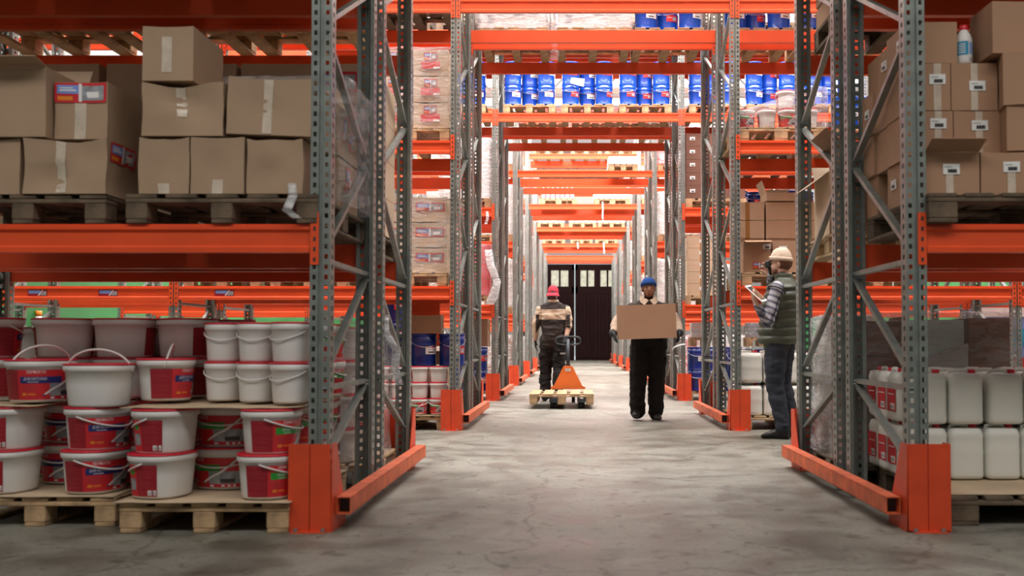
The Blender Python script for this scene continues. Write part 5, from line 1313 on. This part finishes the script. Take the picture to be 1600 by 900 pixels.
# local +x is his left (towards the camera after the turn)
w1 = wl(1184, 479, 9.13); e1 = wl(1200, 503, 9.16); t1 = V(*wl(1176, 463, 9.13)) - V(*w1)
b.chain([(.205, .03, 1.405), (.262, .0, 1.26), e1], [.072, .064, .056], 'plaid'); b.chain([e1, w1], [.056, .038], 'plaid')
b.hand(w1, tuple(t1), (.1, -.2, .9), 1, .30, 'skin')
w2 = wl(1205, 432, 9.50); e2 = wl(1206, 462, 9.62); t2 = V(*wl(1200, 414, 9.50)) - V(*w2)
b.chain([(-.205, .03, 1.405), (-.24, -.08, 1.31), e2], [.070, .062, .054], 'plaid'); b.chain([e2, w2], [.054, .036], 'plaid')
b.hand(w2, tuple(t2), (.9, -.3, 0), -1, .45, 'skin')
b.chain([(.09, -.03, .93), (.085, -.045, .52), (.075, -.01, .30), (.07, .03, .10)], [.122, .090, .078, .070], 'navy')
b.chain([(-.09, -.03, .93), (-.11, -.05, .53), (-.115, .01, .30), (-.12, .06, .10)], [.122, .090, .078, .070], 'navy')
shoe(b, (.07, .085, 0), (.05, -1, 0), 'shoe'); shoe(b, (-.12, .12, 0), (-.05, -1, 0), 'shoe')
Cm = b.build('person', {'skin': 'skin_light', 'beardskin': 'beard_red', 'lips': 'lips', 'vest': 'vest', 'plaid': 'plaid', 'navy': 'navy', 'shoe': 'shoe'}, {'plaid': .007, 'navy': .012})
Cm.location = CLOC; Cm.rotation_euler = (0, 0, HR)
tag(Cm, 'bearded person in cream beanie and quilted green vest with tablet and scanner', 'person')
face_parts(Cm, M3, 'beard_red'); beanie(Cm, M3, 'beanie_cream', .02)['label'] = 'ribbed cream knitted beanie'
mb = MB(); rings = []
ctrl = [(.885, .195, .160, -.045), (.93, .205, .165, -.043), (1.05, .205, .165, -.03), (1.18, .215, .168, -.008), (1.32, .228, .162, .02), (1.41, .214, .145, .03), (1.455, .172, .118, .03), (1.485, .108, .092, .026), (1.505, .086, .084, .022), (1.550, .080, .080, .014), (1.554, .070, .070, .014)]
K = 66
for i in range(K + 1):
    z = .885 + (1.548 - .885) * i / K
    for a_, b_ in zip(ctrl, ctrl[1:]):
        if a_[0] <= z <= b_[0] + 1e-6: f = (z - a_[0]) / (b_[0] - a_[0]); break
    rx, ry, cy = (a_[k] + (b_[k] - a_[k]) * f for k in (1, 2, 3))
    q = abs(math.sin(math.pi * (z - .885) / .083)) ** .6 * .024 if z < 1.46 else abs(math.sin(math.pi * (z - 1.46) / .05)) * .006
    ring = sup(rx + q, ry + q, 2.3, z, 40, 0, cy)
    rings.append([(x + .006 * noise.noise(Vector((x * 9, y * 9, z * 14))), y + .006 * noise.noise(Vector((y * 9, x * 9, z * 14 + 5))), z_ + .010 * noise.noise(Vector((x * 5, y * 5, z * 3)))) for x, y, z_ in ring])
mb.loft(rings, 'vest', cap=False); vest = child('vest', mb.mesh('vest'), Cm, label='quilted olive green vest')
for sx in (1, -1):
    mb = MB(); pts = []
    d_ = V(sx * .06, -.03 if sx > 0 else -.09, -.13).normalized(); u_ = d_.cross(V(0, 1, 0)).normalized(); v_ = d_.cross(u_)
    for i in range(20):
        a = 2 * math.pi * i / 20; pts.append(V(sx * .212, .026, 1.388) + u_ * .084 * math.cos(a) + v_ * .084 * math.sin(a))
    mb.tube(pts, .008, 'black', 6, closed=True); child('armhole_trim', mb.mesh('armhole_trim'), vest, label='dark armhole binding')
mb = MB(); mb.box(-.082, .082, -.108, .108, 0, .008, 'paper', ch=.002); tb = link('tablet', mb.mesh('tablet')); tag(tb, 'white tablet with dark screen held by the person in the green vest', 'tablet')
mb = MB(); mb.box(-.067, .067, -.088, .088, .008, .0095, 'ink'); 
for i in range(6): mb.box(-.055 + i * .02, -.046 + i * .02, -.08, .03 + .01 * (i % 3), .0095, .0099, 'tape_brown')
child('screen', mb.mesh('screen'), tb, label='dark screen with a photo of shelves')
Sx = V(.076, .15, .02).normalized(); Ly = -V(.112, -.042, -.11).normalized(); Ly = (Ly - Sx * Ly.dot(Sx)).normalized(); Nz = Sx.cross(Ly)
tb.location = V(PX(1181, 9.12), 9.12, PZ(459, 9.12)); tb.rotation_euler = Matrix((Sx, Ly, Nz)).transposed().to_euler()
sp = V(PX(1202, 9.46), 9.46, PZ(421, 9.46))
mb = MB(); mb.box(-.028, .028, -.014, .014, .02, .085, 'steel_dark', ch=.006); mb.tube([(0, .01, .03), (0, .03, -.09)], .016, 'black', 8); mb.box(-.022, .022, -.0155, -.014, .03, .078, 'ink')
sn = link('scanner', mb.mesh('scanner'), None, sp, (R(8), R(-8), R(-35))); tag(sn, 'black handheld barcode scanner raised to the face of the person in the vest', 'scanner')

# loads added mostly out of view to shade the racks, glimpsed through gaps
def shade_load(x, y, z, w, d, h, mat, label):
    pallet((x, y + d / 2, z), w, d, 0, 'wood_grey', 'pallet under ' + label, False, 'pallets of the added shade loads')
    mb = MB()
    for k in range(3):
        for i in range(2): mb.box(-w / 2 + i * w / 2 + .01, -w / 2 + (i + 1) * w / 2 - .01, 0.02, d - .02, k * h / 3, (k + 1) * h / 3 - .01, mat, ch=.008)
    tag(link('pallet_load', mb.mesh('pallet_load'), None, (x, y, z + PT + .002)), label, 'goods', 'shade loads added on the upper tiers')
bayx = [-3.62, -2.70, -1.76, -.75, .22, 1.19, 2.16, 3.10, 4.02]
for ri, lv in ((0, (2, 3, 4)), (1, (4,)), (2, (4,))):
    for li in lv:
        for row in (0, 1):
            for bi, x in enumerate(bayx):
                tunnel = XL0 < x < XR0
                if li == 2 and (tunnel or row == 1): continue
                if ri == 1 and (row == 1 or tunnel): continue
                if ri == 0 and li == 3 and False: continue
                y = RACKS[ri] + .06 if row == 0 else RACKS[ri] + D + .36
                shade_load(x, y, ZL[li], .84, .92, .95, ['card', 'card_light', 'plastic_white'][(bi + li + row) % 3],
                           f"{ORD[ri]} rack {['front', 'rear'][row]} row added shade load, {tier('', li)}, number {['one', 'two', 'three', 'four', 'five', 'six', 'seven', 'eight', 'nine'][bi]} from the left")
for row in (1,):
    for bi, x in enumerate((2.16, 3.10, 4.02)): shade_load(x, RACKS[0] + D + .36, ZL[2], .84, .92, .5, 'card_right', f"right bay shade load added in the rear row of the nearest rack, {['left', 'middle', 'right'][bi]}")

st = MB(); st.tube([(-.10, 0, -.03), (-.06, -.02, .01), (0, -.03, .03), (.06, -.02, .045), (.10, 0, .05)], .012, 'plastic_white', 8)
tag(link('strap', st.mesh('strap'), None, (PX(1061, Y3 - .1), Y3 - .058, PZ(543, Y3 - .1))), 'white plastic strap tied round the third rack upright, right of the aisle', 'strap')
st = MB(); rings = []
for i in range(25):
    a = 2 * math.pi * i / 24; rings.append([(.035 * math.cos(2 * math.pi * j / 8), (.13 + .035 * math.sin(2 * math.pi * j / 8)) * math.cos(a), (.13 + .035 * math.sin(2 * math.pi * j / 8)) * math.sin(a)) for j in range(8)])
st.loft(rings, 'rubber', cap=False); tag(link('tire', st.mesh('tire'), None, (-1.36, Y2 + 2.02, .30 - .135)), 'black rubber wheel leaning inside the foot of the second rack, left', 'wheel')
